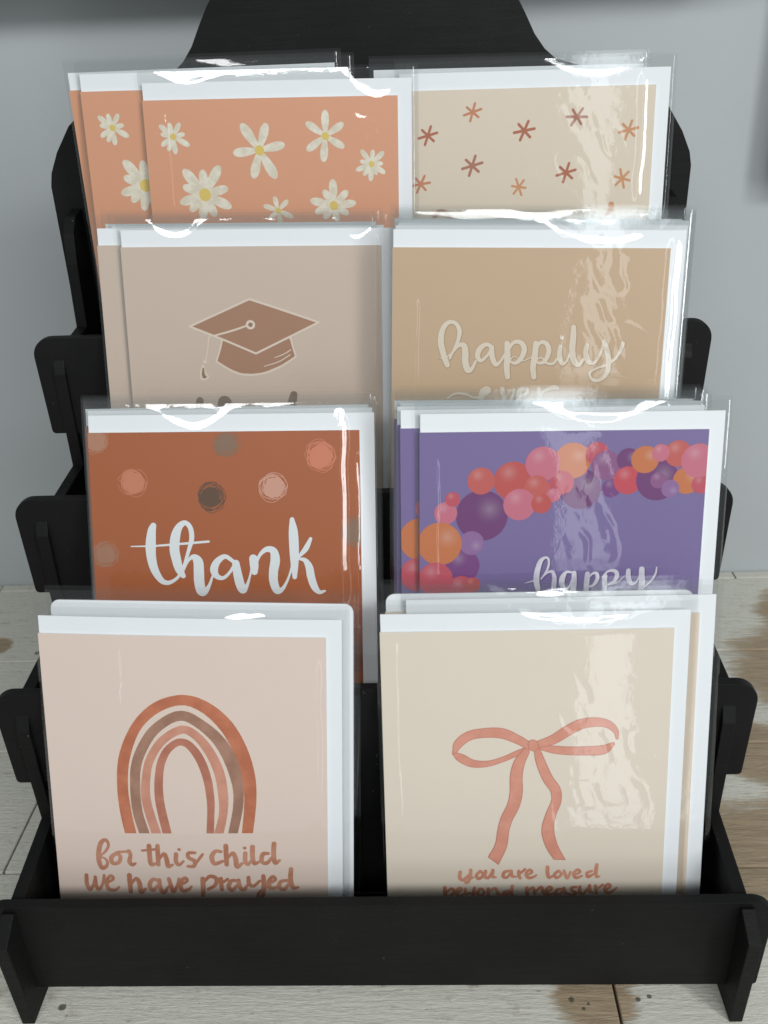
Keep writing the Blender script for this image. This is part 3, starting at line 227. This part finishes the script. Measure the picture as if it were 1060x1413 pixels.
# ------------------------------------------------------------------ helpers
def tag(o, label=None, cat=None, group=None, kind=None):
    for k, v in (('label', label), ('category', cat), ('group', group), ('kind', kind)):
        if v: o[k] = v
    return o
def link(name, me, mat=None, parent=None):
    o = bpy.data.objects.new(name, me); col.objects.link(o)
    if mat is not None and me is not None and not me.materials: me.materials.append(mat)
    if parent is not None: o.parent = parent
    return o
def empty(name, m=None):
    o = bpy.data.objects.new(name, None); col.objects.link(o); o.empty_display_size = 0.02
    if m is not None: o.matrix_world = m
    return o
def mesh(name, verts, faces, smooth=False):
    me = bpy.data.meshes.new(name); me.from_pydata([tuple(v) for v in verts], [], faces); me.update()
    if smooth: me.shade_smooth()
    return me
def extrude_outline(name, pts, plane, a, b, bevel=0.0):
    """pts outline extruded from a to b; plane 'xz' -> along y, 'yz' -> along x"""
    bm = bmesh.new()
    def mk(p, t): return (p[0], t, p[1]) if plane == 'xz' else (t, p[0], p[1])
    v0 = [bm.verts.new(mk(p, a)) for p in pts]; v1 = [bm.verts.new(mk(p, b)) for p in pts]
    bm.faces.new(v0); bm.faces.new(list(reversed(v1)))
    n = len(pts)
    for i in range(n): bm.faces.new((v0[i], v1[i], v1[(i+1) % n], v0[(i+1) % n]))
    bmesh.ops.recalc_face_normals(bm, faces=bm.faces)
    if bevel:
        rim = [e for e in bm.edges if len(e.link_faces) == 2 and any(len(f.verts) > 4 for f in e.link_faces) or len(pts) == 4]
        bmesh.ops.bevel(bm, geom=rim, offset=bevel, segments=2, affect='EDGES', profile=0.6)
    me = bpy.data.meshes.new(name); bm.to_mesh(me); bm.free(); return me
def box(name, x0, x1, y0, y1, z0, z1, bevel=0.0):
    bm = bmesh.new(); bmesh.ops.create_cube(bm, size=1)
    for v in bm.verts: v.co = Vector(((x0+x1)/2 + v.co.x*(x1-x0), (y0+y1)/2 + v.co.y*(y1-y0), (z0+z1)/2 + v.co.z*(z1-z0)))
    if bevel: bmesh.ops.bevel(bm, geom=list(bm.edges), offset=bevel, segments=2, affect='EDGES', profile=0.6)
    me = bpy.data.meshes.new(name); bm.to_mesh(me); bm.free(); return me
def arc(cx, cy, r, a0, a1, n=8):
    return [(cx + r*math.cos(math.radians(a0+(a1-a0)*i/n)), cy + r*math.sin(math.radians(a0+(a1-a0)*i/n))) for i in range(n+1)]

# ------------------------------------------------------------------ the setting: wall, worn plank top
WALL_Y = 0.391
wl = link('wall', box('wall', -1.1, 1.1, WALL_Y, WALL_Y+0.03, -0.02, 1.2), M['wall']); tag(wl, kind='structure')
top = link('tabletop', box('tabletop', -0.75, 0.75, -0.121, WALL_Y-0.0005, -0.045, -0.0145), M['plank']); tag(top, kind='structure')
rows = [(-0.121, -0.0212), (-0.0212, 0.0790), (0.0790, 0.1790), (0.1790, 0.2790), (0.2790, 0.3795), (0.3795, 0.3905)]
joints = [(-0.42, 0.31), (-0.46, 0.1115), (-0.21, 0.47), (-0.52, 0.15), (-0.12, 0.52), (-0.33, 0.2835)]
for (y0, y1), js in zip(rows, joints):
    xs = [-0.75] + list(js) + [0.75]
    for i in range(len(xs)-1):
        g = 0.0006
        dz = rnd.uniform(-0.0006, 0.0)
        link('plank', box('plank', xs[i]+g, xs[i+1]-g, y0+g, y1-g, -0.0140, dz, 0.0008), M['plank'], top)
sh = link('light_blocker', box('light_blocker', -0.75, 0.235, 0.320, WALL_Y-0.001, 0.4500, 0.472, 0.0015), M['white_wood'])  # unseen board, added to cast the dark band along the wall top
tag(sh, 'painted board shelf added out of view to shade the top of the wall', 'blocker')
pl = link('wooden_plaque', box('wooden_plaque', 0.2685, 0.41, WALL_Y-0.030, WALL_Y-0.0008, 0.309, 0.47, 0.006), M['brown_wood'])
tag(pl, 'dark brown wooden plaque on the wall at the right edge', 'plaque')

# ------------------------------------------------------------------ the card stand
T = DATA['tiers']; PH = 53.05; TH = 5.0; XE = 175.5; XS = 166.0; TS = 6.0
stand = empty('card_stand'); tag(stand, 'black four-tier display stand with scalloped back board, holding the cards', 'card stand')
def s(pts): return [(a*MM, b*MM) for a, b in pts]
for k, (y, z) in enumerate(T):
    zb = z-PH; R = 10.0; r2 = 2.0; xi = XS-TS-0.6; tp = 1.6
    right = arc(XE-R, z-R, R, 90, 0) + arc(XE-tp-r2, zb+r2, r2, 0, -90, 3)
    if k > 0: right += [(xi, zb), (xi, T[k-1][1]-PH+0.4)]
    left = [(-a, b) for a, b in reversed(right)]
    me = extrude_outline('front_panel', s(right+left), 'xz', y*MM, (y+TH)*MM, 0.0005)
    link('front_panel', me, M['mdf'], stand)
    y1 = T[k+1][0]-0.3 if k < 3 else 249.6
    link('shelf_board', box('shelf_board', -xi*MM, xi*MM, (y+TH+0.2)*MM, y1*MM, (zb-4.2)*MM, zb*MM, 0.0004), M['mdf'], stand)
prof = [(-10.5, 0), (-14.5, 55), (-2, 62.5), (7, 59.5), (52.6, 66.0), (51.3, 91), (50.6, 121), (53.4, 128.5), (60, 134.5), (117.4, 139.0), (116.6, 158), (116, 190), (118.5, 197), (125, 196.0),
        (179.5, 200.5), (179, 219), (178.3, 253), (180.6, 260), (187, 262), (224, 266), (226, 300), (229, 316), (236, 324), (249.8, 326), (249.8, 0), (215, 0), (205, 8), (40, 8), (30, 0)]
for sx in (-1, 1):
    a, b = sorted((sx*XS*MM, sx*(XS-TS)*MM))
    link('side_panel', extrude_outline('side_panel', s(prof), 'yz', a, b, 0.0004), M['mdf'], stand)
half = [(172, 0), (174.5, 200), (175.2, 322), (175.3, 338), (173.8, 345), (168.8, 355.5), (160, 368.5), (148, 378.5), (128, 386), (108, 390.2), (99.5, 393), (94, 397.5), (88.6, 404.5), (83.6, 414), (78.4, 423), (70, 434), (56, 445), (38, 452), (16, 455)]
outline = half + [(-a, b) for a, b in reversed(half)]
link('back_panel', extrude_outline('back_panel', s(outline), 'xz', 0.250, 0.256, 0.0005), M['mdf'], stand)

# ------------------------------------------------------------------ printed shapes: union of brush strokes -> one flat clean mesh
CW, CH = DATA['card']
def spline(st, step):
    P = np.array(st, float)
    if len(P) == 1: return P
    if len(P) == 2: P = np.array([P[0], (P[0]+P[1])/2, P[1]])
    Q = np.vstack([2*P[0]-P[1], P, 2*P[-1]-P[-2]])
    out = []
    for i in range(1, len(Q)-2):
        p0, p1, p2, p3 = Q[i-1], Q[i], Q[i+1], Q[i+2]
        n = max(2, int(np.linalg.norm((p2-p1)[:2])/step))
        t = np.linspace(0, 1, n, endpoint=False)[:, None]
        out.append(0.5*((2*p1)+(-p0+p2)*t+(2*p0-5*p1+4*p2-p3)*t*t+(-p0+3*p1-3*p2+p3)*t**3))
    out.append(P[-1:]); return np.vstack(out)
def field_mesh(name, strokes, res=0.22, grow=0.0, clip=None, card_clip=True, rough=0.0):
    """local card mm -> flat mesh in the card's xz plane (metres)"""
    S = np.vstack([spline(st, res*0.8) for st in strokes]); S[:, 2] = np.maximum(S[:, 2]+grow, 0.12)
    x0, z0 = (S[:, :2]-S[:, 2:]).min(0)-2*res; x1, z1 = (S[:, :2]+S[:, 2:]).max(0)+2*res
    nx, nz = int((x1-x0)/res)+2, int((z1-z0)/res)+2
    gx = x0+np.arange(nx)*res; gz = z0+np.arange(nz)*res
    F = np.full((nz, nx), -9.0)
    for x, z, r in S:
        a, b = max(0, int((x-r-x0)/res)-1), min(nx, int((x+r-x0)/res)+3); c, d = max(0, int((z-r-z0)/res)-1), min(nz, int((z+r-z0)/res)+3)
        dd = r-np.sqrt((gx[None, a:b]-x)**2+(gz[c:d, None]-z)**2)
        F[c:d, a:b] = np.maximum(F[c:d, a:b], dd)
    if rough: F += np.random.RandomState(5).uniform(-rough, rough, F.shape)
    GX, GZ = np.meshgrid(gx, gz)
    if card_clip: F = np.minimum(F, np.minimum(CW/2-0.05-np.abs(GX), np.minimum(CH-0.05-GZ, GZ-0.05)))
    if clip is not None: F = np.minimum(F, clip(GX, GZ))
    V, Fc = [], []
    I = F > 0; mrun = max(1, int(3.0/res))
    cnt = I[:-1, :-1].astype(int)+I[:-1, 1:]+I[1:, 1:]+I[1:, :-1]
    for j in range(nz-1):
        i = 0; row = cnt[j]
        while i < nx-1:
            if row[i] == 4:
                k = i
                while k < nx-1 and row[k] == 4 and k-i < mrun: k += 1
                n = len(V); V += [(gx[i], gz[j]), (gx[k], gz[j]), (gx[k], gz[j+1]), (gx[i], gz[j+1])]; Fc.append((n, n+1, n+2, n+3)); i = k; continue
            if row[i] > 0:
                cs = [(i, j), (i+1, j), (i+1, j+1), (i, j+1)]; poly = []
                for q in range(4):
                    a, b = cs[q], cs[(q+1) % 4]; fa, fb = F[a[1], a[0]], F[b[1], b[0]]
                    if fa > 0: poly.append((gx[a[0]], gz[a[1]]))
                    if (fa > 0) != (fb > 0):
                        t = fa/(fa-fb); poly.append((gx[a[0]]+(gx[b[0]]-gx[a[0]])*t, gz[a[1]]+(gz[b[1]]-gz[a[1]])*t))
                if len(poly) > 2:
                    n = len(V); V += poly; Fc.append(tuple(range(n, n+len(poly))))
            i += 1
    return mesh(name, [(x*MM, 0, z*MM) for x, z in V], Fc)
def poly_mesh(name, pts): return mesh(name, [(x*MM, 0, z*MM) for x, z in pts], [tuple(range(len(pts)))])

COL = {}
def pm(name, rgb, c2=None, **kw):
    if name not in COL: COL[name] = paper('print '+name, alb(rgb), c2, **kw)
    return COL[name]
PRINT = {}     # design -> list of (name, mesh, material, layer, origin, scale)
def add(design, name, me, mat, layer, origin=(0, 0), scale=1.0):
    me.materials.append(mat); PRINT.setdefault(design, []).append((name, me, mat, layer, origin, scale))

# rust card: scribbled dots and white brush lettering
DC = dict(salmon=(186, 119, 92), dark=(92, 69, 54), tan=(165, 120, 96), tan2=(152, 112, 90), coral=(195, 120, 93), rose=(192, 145, 126), grey=(128, 102, 84), salmon2=(176, 112, 88), rust2=(132, 80, 58))
for i, (x, z, r, c) in enumerate(DATA['dots']):
    rg = random.Random(40+i); st = []
    a = rg.uniform(0, 6.28); loop = []
    st += [[[x+r*rg.uniform(-.16, .16), z+r*rg.uniform(-.16, .16), r*rg.uniform(.5, .66)], [x+r*0.2*rg.uniform(-1, 1), z+r*0.2*rg.uniform(-1, 1), r*0.6]] for _ in range(4)]
    for t in range(9):
        cx, cz = x+r*rg.uniform(-.26, .26), z+r*rg.uniform(-.26, .26); rr = r*rg.uniform(.66, .95)
        for q in range(14):
            a += 0.45; loop.append([cx+rr*math.cos(a)*rg.uniform(.9, 1.08), cz+rr*math.sin(a)*rg.uniform(.9, 1.08), 0.15])
    st.append(loop)
    add('C', 'scribble_dot', field_mesh('scribble_dot', st, 0.16), pm('dot '+c, DC[c]), 1+i*0.2)
add('C', 'lettering', field_mesh('lettering', DATA['thank'], 0.2), pm('white ink', (208, 216, 220), var=0.03), 4)
# tan card: pale lettering with a faint darker rim
add('F', 'lettering_rim', field_mesh('lettering_rim', [[[a+0.12, b-0.15, r] for a, b, r in st] for st in DATA['happily']], 0.2, grow=0.28), pm('tan rim', (160, 138, 112)), 1)
add('F', 'lettering', field_mesh('lettering', DATA['happily'], 0.2, grow=-0.02), pm('warm grey ink', (206, 196, 180), var=0.05), 2)
# violet card: balloons and lettering
BC = dict(purple=(106, 60, 110), red=(178, 80, 78), coral=(182, 90, 86), pink=(186, 106, 126), crimson=(178, 80, 94), plum=(112, 66, 122), lilac=(134, 100, 148), orange=(186, 112, 72), mauve=(132, 84, 128), red2=(184, 72, 84))
BM = {}
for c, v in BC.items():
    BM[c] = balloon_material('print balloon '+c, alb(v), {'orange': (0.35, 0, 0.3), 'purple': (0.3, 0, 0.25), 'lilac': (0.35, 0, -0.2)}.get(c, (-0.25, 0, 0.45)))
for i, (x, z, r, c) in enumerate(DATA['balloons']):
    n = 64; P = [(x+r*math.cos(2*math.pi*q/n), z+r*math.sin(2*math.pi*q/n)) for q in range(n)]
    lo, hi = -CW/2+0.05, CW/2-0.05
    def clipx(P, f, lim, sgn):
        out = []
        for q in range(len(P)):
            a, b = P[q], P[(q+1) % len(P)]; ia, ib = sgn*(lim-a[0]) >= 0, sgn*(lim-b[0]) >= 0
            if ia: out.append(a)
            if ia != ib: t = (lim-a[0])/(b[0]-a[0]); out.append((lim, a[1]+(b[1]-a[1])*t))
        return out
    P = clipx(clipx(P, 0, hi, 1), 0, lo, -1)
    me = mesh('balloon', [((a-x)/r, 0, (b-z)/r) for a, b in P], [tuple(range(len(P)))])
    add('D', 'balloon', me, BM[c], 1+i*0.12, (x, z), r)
add('D', 'lettering_shadow', field_mesh('lettering_shadow', [[[a+0.35, b-0.3, r] for a, b, r in st] for st in DATA['happy']], 0.16, grow=0.05), pm('violet ink', (74, 58, 98)), 6)
add('D', 'lettering', field_mesh('lettering', DATA['happy'], 0.16), pm('pale silver ink', (208, 208, 218), alb((184, 182, 198)), nscale=160, watercolor=True), 7)
# rainbow card
ba, bb = DATA['arc_base']
def arcclip(GX, GZ): return GZ-(ba[1]+(bb[1]-ba[1])*(GX-ba[0])/(bb[0]-ba[0]))
AC = dict(orange=((186, 116, 86), (170, 100, 72)), brown=((160, 122, 104), (142, 106, 88)), pink=((196, 142, 122), (184, 128, 108)), rust=((178, 118, 98), (164, 104, 86)))
for i, a in enumerate(DATA['arcs']):
    c = a[-1][0]; add('A', 'rainbow_band_rim', field_mesh('rainbow_band_rim', a[:-1], 0.25, grow=0.35, clip=arcclip, rough=0.08), pm('cream ink', (216, 202, 188)), 1)
    add('A', 'rainbow_band', field_mesh('rainbow_band', a[:-1], 0.25, clip=arcclip, rough=0.06), pm('band '+c, AC[c][0], alb(AC[c][1]), nscale=90, watercolor=True), 2+i*0.3)
add('A', 'lettering', field_mesh('lettering', DATA['child'], 0.18, grow=0.2), pm('copper wash', (186, 138, 115), alb((166, 112, 88)), nscale=70, watercolor=True), 4)
add('A', 'lettering', field_mesh('lettering', DATA['prayed'], 0.18, grow=0.2), COL['copper wash'], 4)
# bow card
for i, st in enumerate(DATA['bow']):
    cl = DATA['bow_cut'].get(str(i)) if isinstance(DATA['bow_cut'], dict) else None
    def cut(e, cl=cl):
        if cl is None: return None
        (ax, az), (bx, bz) = cl; L = math.hypot(bx-ax, bz-az)
        return lambda X, Z: ((bx-ax)*(Z-az)-(bz-az)*(X-ax))/L+e
    add('B', 'ribbon_outline', field_mesh('ribbon_outline', st, 0.2, grow=0.22, clip=cut(0.2)), pm('dark rose line', (176, 108, 92)), 1+i)
    add('B', 'ribbon', field_mesh('ribbon', st, 0.2, grow=-0.06, clip=cut(-0.1)), pm('rose ribbon', (204, 144, 126), alb((196, 134, 116)), nscale=110, watercolor=True), 1.5+i)
add('B', 'lettering', field_mesh('lettering', DATA['loved'], 0.16, grow=0.12), pm('rose wash', (198, 144, 120), alb((182, 122, 98)), nscale=90, watercolor=True), 4)
add('B', 'lettering', field_mesh('lettering', DATA['measure'], 0.16, grow=0.12), COL['rose wash'], 4)
# graduation card
add('E', 'cap_board', poly_mesh('cap_board', DATA['cap_board']), pm('cap copper', (156, 120, 98)), 2)
add('E', 'cap_base', poly_mesh('cap_base', DATA['cap_base']), COL['cap copper'], 1.5)
add('E', 'cap_outline', field_mesh('cap_outline', DATA['cap_outline'], 0.18), pm('cap cream', (208, 195, 180)), 3)
add('E', 'cap_button', field_mesh('cap_button', DATA['cap_dark'][:1], 0.18), pm('cap brown', (140, 112, 92)), 4)
add('E', 'tassel', field_mesh('tassel', DATA['cap_dark'][1:], 0.18), COL['cap brown'], 4)
add('E', 'lettering', field_mesh('lettering', DATA['cap_text'], 0.2), pm('umber ink', (122, 104, 88)), 2)
# daisy card
for i, d in enumerate(DATA['daisies']):
    add('G', 'daisy_petals', field_mesh('daisy_petals', d['p'], 0.16, rough=0.03), pm('petal cream', (214, 210, 196), alb((198, 192, 174)), nscale=240, watercolor=True), 1+i*0.2)
    x, z, r = d['c']; add('G', 'daisy_centre', field_mesh('daisy_centre', [[[x, z, r*0.9], [x+0.1, z-0.2, r*0.9]]], 0.14), pm('daisy yellow', (206, 184, 100)), 3+i*0.1)
# asterisk card
SC = dict(rust=(164, 100, 76), orange=(184, 124, 92), orange2=(190, 138, 98), rose=(160, 110, 92))
for i, (st, c) in enumerate(DATA['asterisks']):
    add('H', 'asterisk', field_mesh('asterisk', st, 0.15), pm('star '+c, SC[c]), 1)
add('H', 'lettering', field_mesh('lettering', DATA['arch'][:1], 0.18), pm('star brown', (150, 112, 88)), 1)
add('H', 'lettering', field_mesh('lettering', DATA['arch'][1:], 0.18), pm('star orange2', (190, 138, 98)), 1)

# ------------------------------------------------------------------ sleeves, envelopes, cards
CARD = dict(A=(212, 196, 186), B=(212, 203, 189), C=(156, 88, 51), D=(112, 100, 146), E=(190, 175, 162), F=(184, 160, 132), G=(202, 147, 116), H=(204, 193, 176))
CM = {k: paper('card stock '+k, alb(v), var=0.03, rough=0.42, spec=0.35) for k, v in CARD.items()}
CM['B2'] = paper('card stock peach', alb((214, 198, 180)), var=0.03)
def lattice(seed):
    R = np.random.RandomState(seed).uniform(-1, 1, (64, 64))
    def f(x, y):
        xi, yi = np.floor(x).astype(int), np.floor(y).astype(int); fx, fy = x-xi, y-yi
        fx, fy = fx*fx*fx*(fx*(fx*6-15)+10), fy*fy*fy*(fy*(fy*6-15)+10)
        g = lambda a, b: R[a % 64, b % 64]
        return (g(xi, yi)*(1-fx)+g(xi+1, yi)*fx)*(1-fy)+(g(xi, yi+1)*(1-fx)+g(xi+1, yi+1)*fx)*fy
    return f
SX0, SX1, SZ0, SZ1 = -66.5, 75.0, -1.5, 171.0
def sleeve_mesh(seed, step, U, streaks, blot, yb, pil=0.2, calm=1.0, lean=0.0, amp=1.0):
    """clear bag: loose front sheet that is puckered along its mouth, flat back sheet"""
    n1, n2, n3, n4 = (lattice(seed*7+i) for i in range(4))
    nu, nv = int((SX1-SX0)/step), int((SZ1-SZ0)/step)
    u = np.linspace(SX0, SX1, nu); v = np.linspace(SZ0, SZ1, nv); GU, GV = np.meshgrid(u, v)
    cx = (GU-4.25)/70.75; cz = (GV-84)/88
    d = 0.55+abs(lean)*66+lean*(GU-4)+pil*(1-cx*cx)*(1-cz**4)+0.26*n1(GU/38+9, GV/52+5)+0.07*n2(GU/15+3, GV/23)
    # right-hand blotches, where the film is not pulled tight
    msk = np.clip(1-((GU-blot[0])/blot[2])**2-((GV-blot[1])/blot[3])**2, 0, 1)
    wu = GU+0.35*GV+3*n4(GU/16, GV/16); q = n3(wu/11, GV/13+2); d += amp*msk*(0.55*np.minimum(np.abs(q), 0.40)+0.12*np.abs(n2(wu/5+7, GV/7)))
    # puckered mouth
    mouth = np.clip((GV-159)/12, 0, 1)**1.5
    d += mouth*calm*(0.28*np.abs(n4(GU/13, GV/11))+0.07*np.abs(n3(GU/4.6, GV/4.2)))
    # sagging fold below the mouth
    for cu, hw, dp, h, w in U:
        t = (GU-cu)/hw; line = SZ1-2.5-dp*np.clip(1-t*t, 0, 1)+0.8*n2(GU/11, GV*0+1)
        d += h*np.exp(-((GV-line)/w)**2)*np.clip(1.2-np.abs(t), 0, 1)**0.6*(0.95+0.25*n4(GU/9+2, GV/9))
    for su, v0, v1, h, w in streaks:
        win = np.clip((GV-v0)/8, 0, 1)*np.clip((v1-GV)/8, 0, 1)
        d += h*np.exp(-((GU-su-0.6*n1(GU*0+2, GV/14))/w)**2)*win
    d = np.maximum(d, 0.30)
    # film wraps round the sides and is sealed below
    e = np.minimum(np.minimum(GU-SX0, SX1-GU), (GV-SZ0)*1.5)
    k = np.clip(e/2.2, 0, 1); k = k*k*(3-2*k)
    Y = -d*k+(1-k)*(yb*0.75)
    # the mouth falls back a little towards the envelope
    Y += np.clip((GV-167.5)/3.5, 0, 1)**2*0.2*calm
    V = [(a*MM, b*MM, c*MM) for a, b, c in zip(GU.ravel(), Y.ravel(), GV.ravel())]
    Fc = [(j*nu+i, j*nu+i+1, (j+1)*nu+i+1, (j+1)*nu+i) for j in range(nv-1) for i in range(nu-1)]
    # back sheet
    m = 12; b0 = len(V)
    for j in range(m):
        for i in range(m):
            a, c = SX0+(SX1-SX0)*i/(m-1), SZ0+(SZ1+1.5-SZ0)*j/(m-1)
            V.append((a*MM, (yb+0.1*math.sin(i*1.3+seed)*math.sin(j*0.9))*MM, c*MM))
    Fc += [(b0+j*m+i, b0+(j+1)*m+i, b0+(j+1)*m+i+1, b0+j*m+i+1) for j in range(m-1) for i in range(m-1)]
    return mesh('clear_sleeve', V, Fc, True)
def rounded(x0, x1, z0, z1, r):
    if r <= 0: return [(x0, z0), (x1, z0), (x1, z1), (x0, z1)]
    return [(x0, z0), (x1, z0)]+arc(x1-r, z1-r, r, 0, 90, 5)+arc(x0+r, z1-r, r, 90, 180, 5)
def slab(name, x0, x1, z0, z1, y0, y1, nx=48):
    V, Fc = [], []
    for i in range(nx+1):
        x = x0+(x1-x0)*i/nx
        V += [(x*MM, y0*MM, z0*MM), (x*MM, y0*MM, z1*MM), (x*MM, y1*MM, z1*MM), (x*MM, y1*MM, z0*MM)]
    for i in range(nx):
        a, b = i*4, i*4+4
        for q in range(4): Fc.append((a+q, a+(q+1) % 4, b+(q+1) % 4, b+q))
    Fc += [(0, 3, 2, 1), (nx*4, nx*4+1, nx*4+2, nx*4+3)]
    me = mesh(name, V, Fc); bm = bmesh.new(); bm.from_mesh(me); bmesh.ops.recalc_face_normals(bm, faces=bm.faces); bm.to_mesh(me); bm.free()
    return me
BOW = dict(A=1.0, B=0.5, C=1.1, F=1.2, G=0.8, H=0.6)      # paper bowing, mm at mid width
def bow(me, k):
    amp = BOW.get(k, 0)
    if amp:
        n = len(me.vertices); co = np.empty(n*3, np.float32); me.vertices.foreach_get('co', co); co = co.reshape(-1, 3)
        co[:, 1] -= amp*MM*(1-(co[:, 0]/(65*MM))**2); me.vertices.foreach_set('co', co.ravel()); me.update()
    return me
card_me = slab('folded_card', -CW/2, CW/2, 0, CH, 0.0, 0.6)
env_me = {}
for r in (0, 4):
    env_me[r] = extrude_outline('envelope', s(rounded(-64.2, 71.6, -0.6, 166.0, r)), 'xz', 0.85*MM, 1.35*MM)
    env_me[r].materials.append(M['envelope'])
PIL = dict(A=(1.2, 0.0, 1.0), B=(1.3, 0.004, 0.5), C=(1.3, 0.0, 0.8), D=(2.0, 0.008, 0.8), E=(1.3, 0.0, 1.0), F=(0.9, 0.007, 1.1), G=(1.3, 0.0, 1.0), H=(0.6, 0.005, 0.5))
UH = dict(A=1.3, B=1.6, C=0.4, D=1.0, E=0.6, F=0.65, G=0.4, H=0.4)
CALM = dict(A=1.0, B=1.0, C=0.45, D=0.8, E=0.40, F=0.45, G=0.22, H=0.25)
LOOK = {   # sagging folds, streaks, blotch per front packet (mm on the film)
 'A': dict(U=[(22, 30, 4, 1.35, 3.0)], streaks=[(-29, 118, 158, 0.9, 1.3), (60, 60, 150, 0.9, 1.4)], blot=(-26, 135, 26, 45)),
 'B': dict(U=[(24, 36, 8, 2.0, 3.2)], streaks=[(-58, 60, 160, 0.5, 1.0)], blot=(30, 92, 40, 60)),
 'C': dict(U=[(-14, 20, 10, 0.40, 3.0)], streaks=[(-57, 60, 110, 0.73, 0.9), (55, 72, 168, 1.4, 2.6), (62.5, 60, 150, 0.8, 1.5)], blot=(-52, 90, 18, 40)),
 'D': dict(U=[(15, 26, 8, 1.4, 3.2)], streaks=[(-57, 60, 150, 0.36, 0.9)], blot=(20, 118, 22, 38)),
 'E': dict(U=[(-36, 14, 7, 0.68, 3.0), (52, 10, 8, 0.4, 2.4)], streaks=[(-57, 60, 130, 0.7, 0.9), (61, 85, 166, 0.95, 1.8)], blot=(52, 120, 16, 40)),
 'F': dict(U=[(34, 30, 10, 0.74, 3.2)], streaks=[(-53, 70, 140, 0.55, 1.2), (66, 80, 165, 0.6, 2.4)], blot=(44, 118, 24, 50)),
 'G': dict(U=[(54, 17, 12, 0.38, 3.0), (-40, 16, 4, 0.35, 2.8)], streaks=[(-53, 100, 152, 0.8, 1.2), (46, 100, 155, 0.35, 4)], blot=(48, 140, 16, 26)),
 'H': dict(U=[(36, 26, 7, 0.44, 3.2)], streaks=[(58, 100, 166, 0.42, 1.6)], blot=(26, 130, 40, 36)),
}
BLAB = {
 'A': ['sleeved cream greeting card with a terracotta rainbow, front row left', 'sleeved card directly behind the rainbow card, round-cornered white envelope edge showing'],
 'B': ['sleeved cream greeting card with a pink ribbon bow, front row right', 'sleeved peach card sticking out right of the bow card', 'rearmost sleeved card behind the bow card, round-cornered envelope showing at top left'],
 'C': ['sleeved rust card with white thank lettering and scribbled dots', 'sleeved card just behind the rust thank card, envelope edge along its top', 'rearmost sleeved card of the stack behind the rust thank card'],
 'D': ['sleeved violet card with a balloon garland and happy lettering, foremost of its stack', 'sleeved violet card showing as a strip left of the foremost balloon card', 'third sleeved card from the front in the violet balloon stack', 'fourth sleeved card from the front in the violet balloon stack', 'rearmost sleeved card of the violet balloon stack'],
 'E': ['sleeved beige card with a brown graduation cap', 'sleeved beige card showing as a strip left of the graduation cap card', 'third sleeved card from the front in the graduation cap stack', 'rearmost sleeved card of the graduation cap stack'],
 'F': ['sleeved tan card with pale happily lettering, foremost of its stack', 'second sleeved card from the front in the tan happily stack', 'third sleeved card from the front in the tan happily stack', 'fourth sleeved card from the front in the tan happily stack', 'rearmost sleeved card of the tan happily stack'],
 'G': ['sleeved orange card with white daisies, foremost of the top left stack', 'sleeved orange daisy card showing left of the foremost daisy card', 'rearmost sleeved orange daisy card, a narrow strip at the far left'],
 'H': ['sleeved beige card with orange and brown asterisks, top right', 'sleeved card behind the asterisk card, its clear sleeve corner showing at left'],
}
GRP = dict(A='cards in the front left pocket', B='cards in the front right pocket', C='cards in the second row left pocket', D='cards in the second row right pocket',
           E='cards in the third row left pocket', F='cards in the third row right pocket', G='cards in the top left pocket', H='cards in the top right pocket')
for idx, (k, j, rad, Mx) in enumerate(DATA['packets']):
    o, u, v = Vector(Mx[:3]), Vector(Mx[3:6]).normalized(), Vector(Mx[6:9]).normalized()
    y = v.cross(u).normalized()
    m = Matrix((u, y, v)).transposed().to_4x4(); m.translation = o
    root = empty('greeting_card', m); tag(root, BLAB[k][j], 'greeting card', GRP[k])
    mat = CM['B2'] if (k, j) == ('B', 1) else CM[k]
    cm = card_me.copy(); cm.materials.clear(); cm.materials.append(mat); cm.materials.append(M['edge'])
    for p in cm.polygons: p.material_index = 0 if p.normal.y < -0.5 else 1
    card = link('folded_card', cm, None, root)
    if j == 0:
        link('envelope', bow(slab('envelope', -64.2, 71.6, -0.6, 166.0, 0.85, 1.35), k), M['envelope'], root); bow(cm, k)
    else: link('envelope', env_me[4 if rad else 0], None, root)
    if j == 0:
        lk = LOOK[k]; sm = sleeve_mesh(idx+1, 0.9, lk['U'], lk['streaks'], lk['blot'], 1.75, PIL[k][0], CALM[k], PIL[k][1], PIL[k][2]); bow(sm, k)
    else:
        rg = random.Random(idx*3); c = rg.uniform(-25, 35)
        sm = sleeve_mesh(idx+1, 1.5, [(c, rg.uniform(22, 45), rg.uniform(2, 6), UH[k], 3.0)] if k in 'BFG' else [], [(-57, 60, 160, 0.4, 1.2)], (30, 120, 30, 40), 1.75, 0.2, CALM[k]*0.8)
    link('clear_sleeve', sm, M['film'], root)
    if j == 0 or (k, j) in (('D', 1), ('G', 1), ('G', 2)):
        for (nm, me, mt, layer, org, sc) in PRINT.get(k, []):
            ob = link(nm, bow(me.copy(), k) if j == 0 else me, None, card)
            ob.location = (org[0]*MM, -(0.02+0.022*layer)*MM, org[1]*MM)
            if sc != 1.0: ob.scale = (sc*MM, sc*MM, sc*MM)
